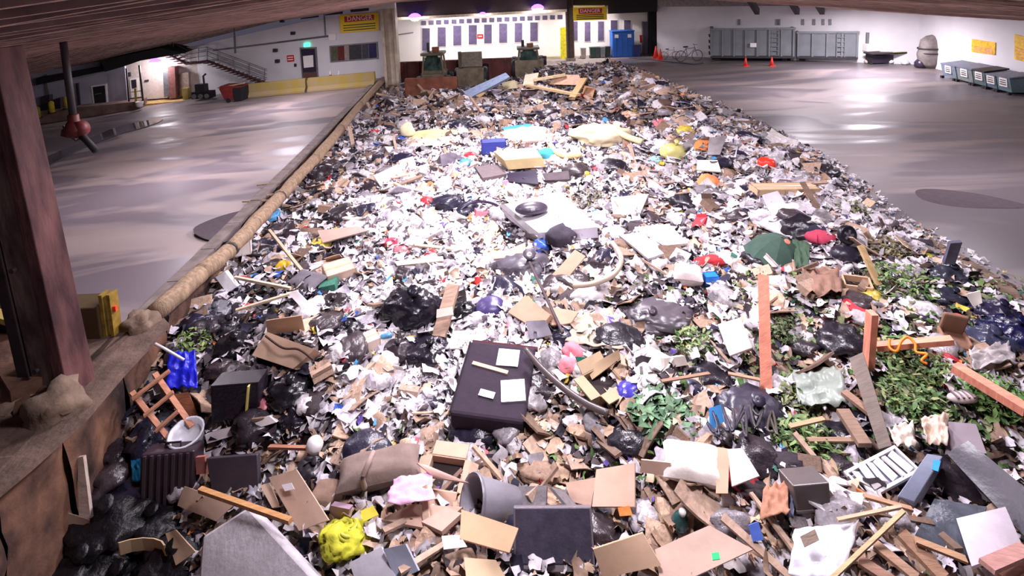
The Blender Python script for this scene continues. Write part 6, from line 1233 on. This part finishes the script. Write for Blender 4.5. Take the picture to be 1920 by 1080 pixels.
# ---- fine stuff: joined crumpled bits, one mesh for each kind of matter
FX = field(150000, 1.06); FK = np.array([random.choices(range(7), zone(a, b))[0] for a, b in zip(FX[3], FX[4])])
def bits(name, label, n, sel, smin, smax, aspect, lift):
    W_ = 4; base = np.stack(np.meshgrid(np.linspace(-1, 1, W_), np.linspace(-1, 1, W_), indexing='ij'), -1).reshape(-1, 2)
    idx = np.array([(j*W_+i, j*W_+i+1, (j+1)*W_+i+1, (j+1)*W_+i) for j in range(W_-1) for i in range(W_-1)])
    I = np.flatnonzero(np.isin(FK, sel))[:n]; n = len(I); x, y, z, px, py, w, u = [a[I] for a in FX]
    s = rng.uniform(smin, smax, n)*(.62+.038*w)*np.where(u > 1, .5, 1); asp = rng.uniform(*aspect, n)
    b = base[None]+rng.normal(0, .16, (n, 16, 2)); q = np.zeros((n, 16, 3)); q[..., 0] = b[..., 0]*s[:, None]*.5; q[..., 1] = b[..., 1]*(s*asp)[:, None]*.5
    f0, f1 = rng.normal(0, 1, (2, n, 1)); q[..., 2] = s[:, None]*(.12*rng.normal(0, 1, (n, 16))+.17*f0*np.abs(b[..., 0]+.3*f1))
    a, tx, ty = rng.uniform(0, 6.28, n), rng.normal(0, .38, n), rng.normal(0, .38, n)
    ca, sa, cx, sx, cy, sy = np.cos(a), np.sin(a), np.cos(tx), np.sin(tx), np.cos(ty), np.sin(ty); o_, l_ = np.zeros(n), np.ones(n)
    m3 = lambda *e: np.stack(e, -1).reshape(n, 3, 3)
    R_ = m3(ca, -sa, o_, sa, ca, o_, o_, o_, l_)@m3(l_, o_, o_, o_, cx, -sx, o_, sx, cx)@m3(cy, o_, sy, o_, l_, o_, -sy, o_, cy)
    V = np.einsum('nij,nkj->nki', R_, q)+np.stack([x, y, z+rng.uniform(0, lift, n)+.02], -1)[:, None]; V = V.reshape(-1, 3)
    Fc = (idx[None]+16*np.arange(n)[:, None, None]).reshape(-1, 4)
    cc = np.array([lin(random.choice(PAL[k])) for k in FK[I]])*rng.uniform(.82, 1.06, (n, 1)); C = np.ones((n, 16, 4)); C[..., :3] = np.minimum(cc, 1)[:, None]
    me = bpy.data.meshes.new(name); me.vertices.add(len(V)); me.vertices.foreach_set('co', V.astype(np.float32).ravel())
    me.loops.add(Fc.size); me.loops.foreach_set('vertex_index', Fc.astype(np.int32).ravel()); me.polygons.add(len(Fc)); me.polygons.foreach_set('loop_start', np.arange(0, Fc.size, 4, dtype=np.int32))
    me.update(calc_edges=True); at = me.color_attributes.new('tint', 'FLOAT_COLOR', 'POINT'); at.data.foreach_set('color', C.astype(np.float32).ravel()); me.materials.append(M_att)
    o = bpy.data.objects.new(name, me); COL.objects.link(o); tag(o, label, 'litter', kind='stuff'); return o
bits('paper_scraps', 'countless small white paper and film scraps over the heap', 16000, (0,), .09, .3, (.4, 1.), .16)
bits('grey_scraps', 'countless small grey scraps over the heap', 5200, (1,), .09, .32, (.3, 1.), .14)
bits('brown_scraps', 'countless small brown scraps and splinters over the heap', 5800, (2, 3), .1, .34, (.2, .9), .14)
bits('dark_scraps', 'countless small dark film scraps over the heap', 3600, (4,), .1, .36, (.4, 1.), .12)
bits('coloured_scraps', 'countless small coloured scraps over the heap', 1600, (5,), .07, .2, (.4, 1.), .16)
bits('leaf_scraps', 'countless loose green leaves and stalks at the right', 1800, (6,), .07, .18, (.25, .7), .16)
IX = field(60000, 1.0); IP = iter(zip(*[a.tolist() for a in IX]))
LMA = np.array([(l[1], l[2], l[3]) for l in LM])
# ---- individuals from pools of shared meshes (unit size)
def pool_sheet(n, amp, th=.02):
    out = []
    for i in range(n):
        _sd[0] += 1.1; a = random.uniform(.55, 1.)
        mb, _ = slabmesh([Vector((-.5, .5*a, 0)), Vector((.5, .5*a, 0)), Vector((.5, -.5*a, 0)), Vector((-.5, -.5*a, 0))], th, amp, 4, 3, _sd[0], random.uniform(-.1, .15)); out.append(mb)
    return out
def pool_blob(n, zf, wr, sub=2, lump=.3):
    out = []
    for i in range(n):
        _sd[0] += 1.3; out.append(MB().raw(*blobmesh(.5, .5*random.uniform(.6, .95), .5*zf, _sd[0], sub, lump, wr, wf=random.uniform(6, 9))))
    return out
def pool_box(n):
    out = []
    for i in range(n):
        w, d, h = 1, random.uniform(.5, .9), random.uniform(.25, .55); mb = MB().box((0, 0, 0), (w, d, h)); t = .02
        if i % 2:
            for s in (-1, 1):
                M = Matrix.Rotation(s*random.uniform(.3, 1.2), 3, 'X').to_4x4(); mb.box(Vector((0, s*(d/2+d*.16), h/2+.05)), (w*.95, d*.35, t), M)
        out.append(mb)
    return out
def pool_stick(n): return [MB().beam((-.5, 0, 0), (.5, random.uniform(-.04, .04), random.uniform(-.03, .03)), random.uniform(.05, .12), random.uniform(.03, .06), tp=random.uniform(.6, 1)) for _ in range(n)]
def pool_bottle(n): return [MB().lathe([(.02, -.5), (.15, -.48), (.16, -.1), (.15, .15), (.06, .3), (.05, .45), (.02, .46)], 10, Matrix.Rotation(math.pi/2, 4, 'Y')) for _ in range(n)]
def meshes(pool, nm, mt, smooth=False): return [mb.mesh(nm, mt, smooth) for mb in pool]
PO = {
 'paper_sheet': (meshes(pool_sheet(14, .22), 'paper_sheet', M_obj), .3, .6, .06, 'crumpled paper sheet', 'paper', (0,)),
 'plastic_bag': (meshes(pool_blob(12, .55, .24, 3), 'plastic_bag', M_objg, True), .28, .6, .05, 'bunched plastic bag', 'bag', (0, 1, 5)),
 'paper_bundle': (meshes(pool_blob(12, .5, .22, 2, .45), 'paper_bundle', M_obj), .22, .5, .06, 'wadded paper bundle', 'paper', (0, 3)),
 'card_piece': (meshes(pool_sheet(12, .12, .03), 'card_piece', M_obj), .35, .8, .1, 'torn cardboard piece', 'cardboard', (2, 3)),
 'small_carton': (meshes(pool_box(10), 'small_carton', M_obj), .25, .5, .12, 'small carton', 'carton', (0, 2, 3, 5)),
 'film_sack': (meshes(pool_blob(12, .48, .26, 3), 'film_sack', M_objg, True), .4, .85, .04, 'slumped film sack', 'bag', (4,)),
 'rag_bundle': (meshes(pool_blob(12, .36, .28, 3), 'rag_bundle', M_obj, True), .3, .65, .05, 'crumpled rag', 'cloth', (1, 2, 4, 5)),
 'wood_stick': (meshes(pool_stick(10), 'wood_stick', M_obj), .6, 1.5, .14, 'broken wooden stick', 'stick', (2, 3)),
 'plastic_bottle': (meshes(pool_bottle(2), 'plastic_bottle', M_objg, True), .24, .34, .16, 'plastic bottle', 'bottle', (0, 1, 5)),
 'board_piece': (meshes(pool_sheet(8, .02, .05), 'board_piece', M_obj), .4, .9, .14, 'flat board piece', 'board', (0, 1, 2)),
}
CNT = {'paper_sheet': 280, 'plastic_bag': 200, 'paper_bundle': 190, 'card_piece': 200, 'small_carton': 110, 'film_sack': 150, 'rag_bundle': 160, 'wood_stick': 110, 'plastic_bottle': 50, 'board_piece': 70}
CELL = {}
def relation(px, py):
    best = min(LM, key=lambda l: (l[1]-px)**2+((l[2]-py)*1.3)**2); dx, dy = px-best[1], py-best[2]; d = math.hypot(dx, dy)
    far = 'well ' if d > 75 else ''
    if abs(dx) > abs(dy)*1.1: r = (far or 'just ')+('right of' if dx > 0 else 'left of')
    else: r = (far or 'just ')+('in front of' if dy > 0 else 'behind')
    return r, best[0]
labs = {}
for nm, (ms, s0, s1, lift, noun, cat, pal) in PO.items():
    made = 0
    while made < CNT[nm]:
        x, y, z, px, py, w, u = next(IP)
        if not (5 < px < 1915 and 150 < py < 1075): continue
        pr = zone(px, py); wt = [pr[k] for k in pal]
        if random.random() > sum(wt)*1.7: continue
        c = random.choice(PAL[random.choices(pal, wt)[0]])
        if (np.hypot(LMA[:, 0]-px, LMA[:, 1]-py) < LMA[:, 2]).any(): continue
        s = random.uniform(s0, s1)*(.55+.034*w)
        o = bpy.data.objects.new(nm, random.choice(ms)); COL.objects.link(o); o.location = (x, y, z+lift+random.uniform(0, .08)); o.scale = (s, s, s)
        tl = .12 if nm in ('plastic_bag', 'film_sack', 'rag_bundle') else .32
        o.rotation_euler = (random.gauss(0, tl), random.gauss(0, tl), random.uniform(0, 6.28)); v = random.uniform(.88, 1.05)
        o.color = (*[min(1, ch*v) for ch in lin(c)], 1); r, ln = relation(px, py); col = CN[c]
        spx = s*1000/w; size = 'big ' if spx > 46 else ('tiny ' if spx < 14 else '')
        lab = f'{size}{col} {noun} {r} the {ln}'; labs.setdefault(lab, []).append((px, o)); tag(o, lab, cat, f'{noun}s over the heap'); made += 1
ORD = ['leftmost', 'second', 'third', 'fourth', 'fifth', 'sixth', 'seventh', 'eighth', 'ninth', 'tenth']
for lab, L_ in labs.items():
    if len(L_) > 1:
        L_.sort(key=lambda t: t[0])
        for i, (px, o) in enumerate(L_):
            n_ = len(L_); pre = 'leftmost' if i == 0 else ('rightmost' if i == n_-1 else (f'{ORD[i]} from left' if i < 10 else 'far right'))
            t_ = f'{pre} '+lab
            if len(t_.split()) > 16: t_ = t_.replace(' just ', ' ').replace(' well ', ' ')
            o['label'] = ' '.join(t_.split()[:16])
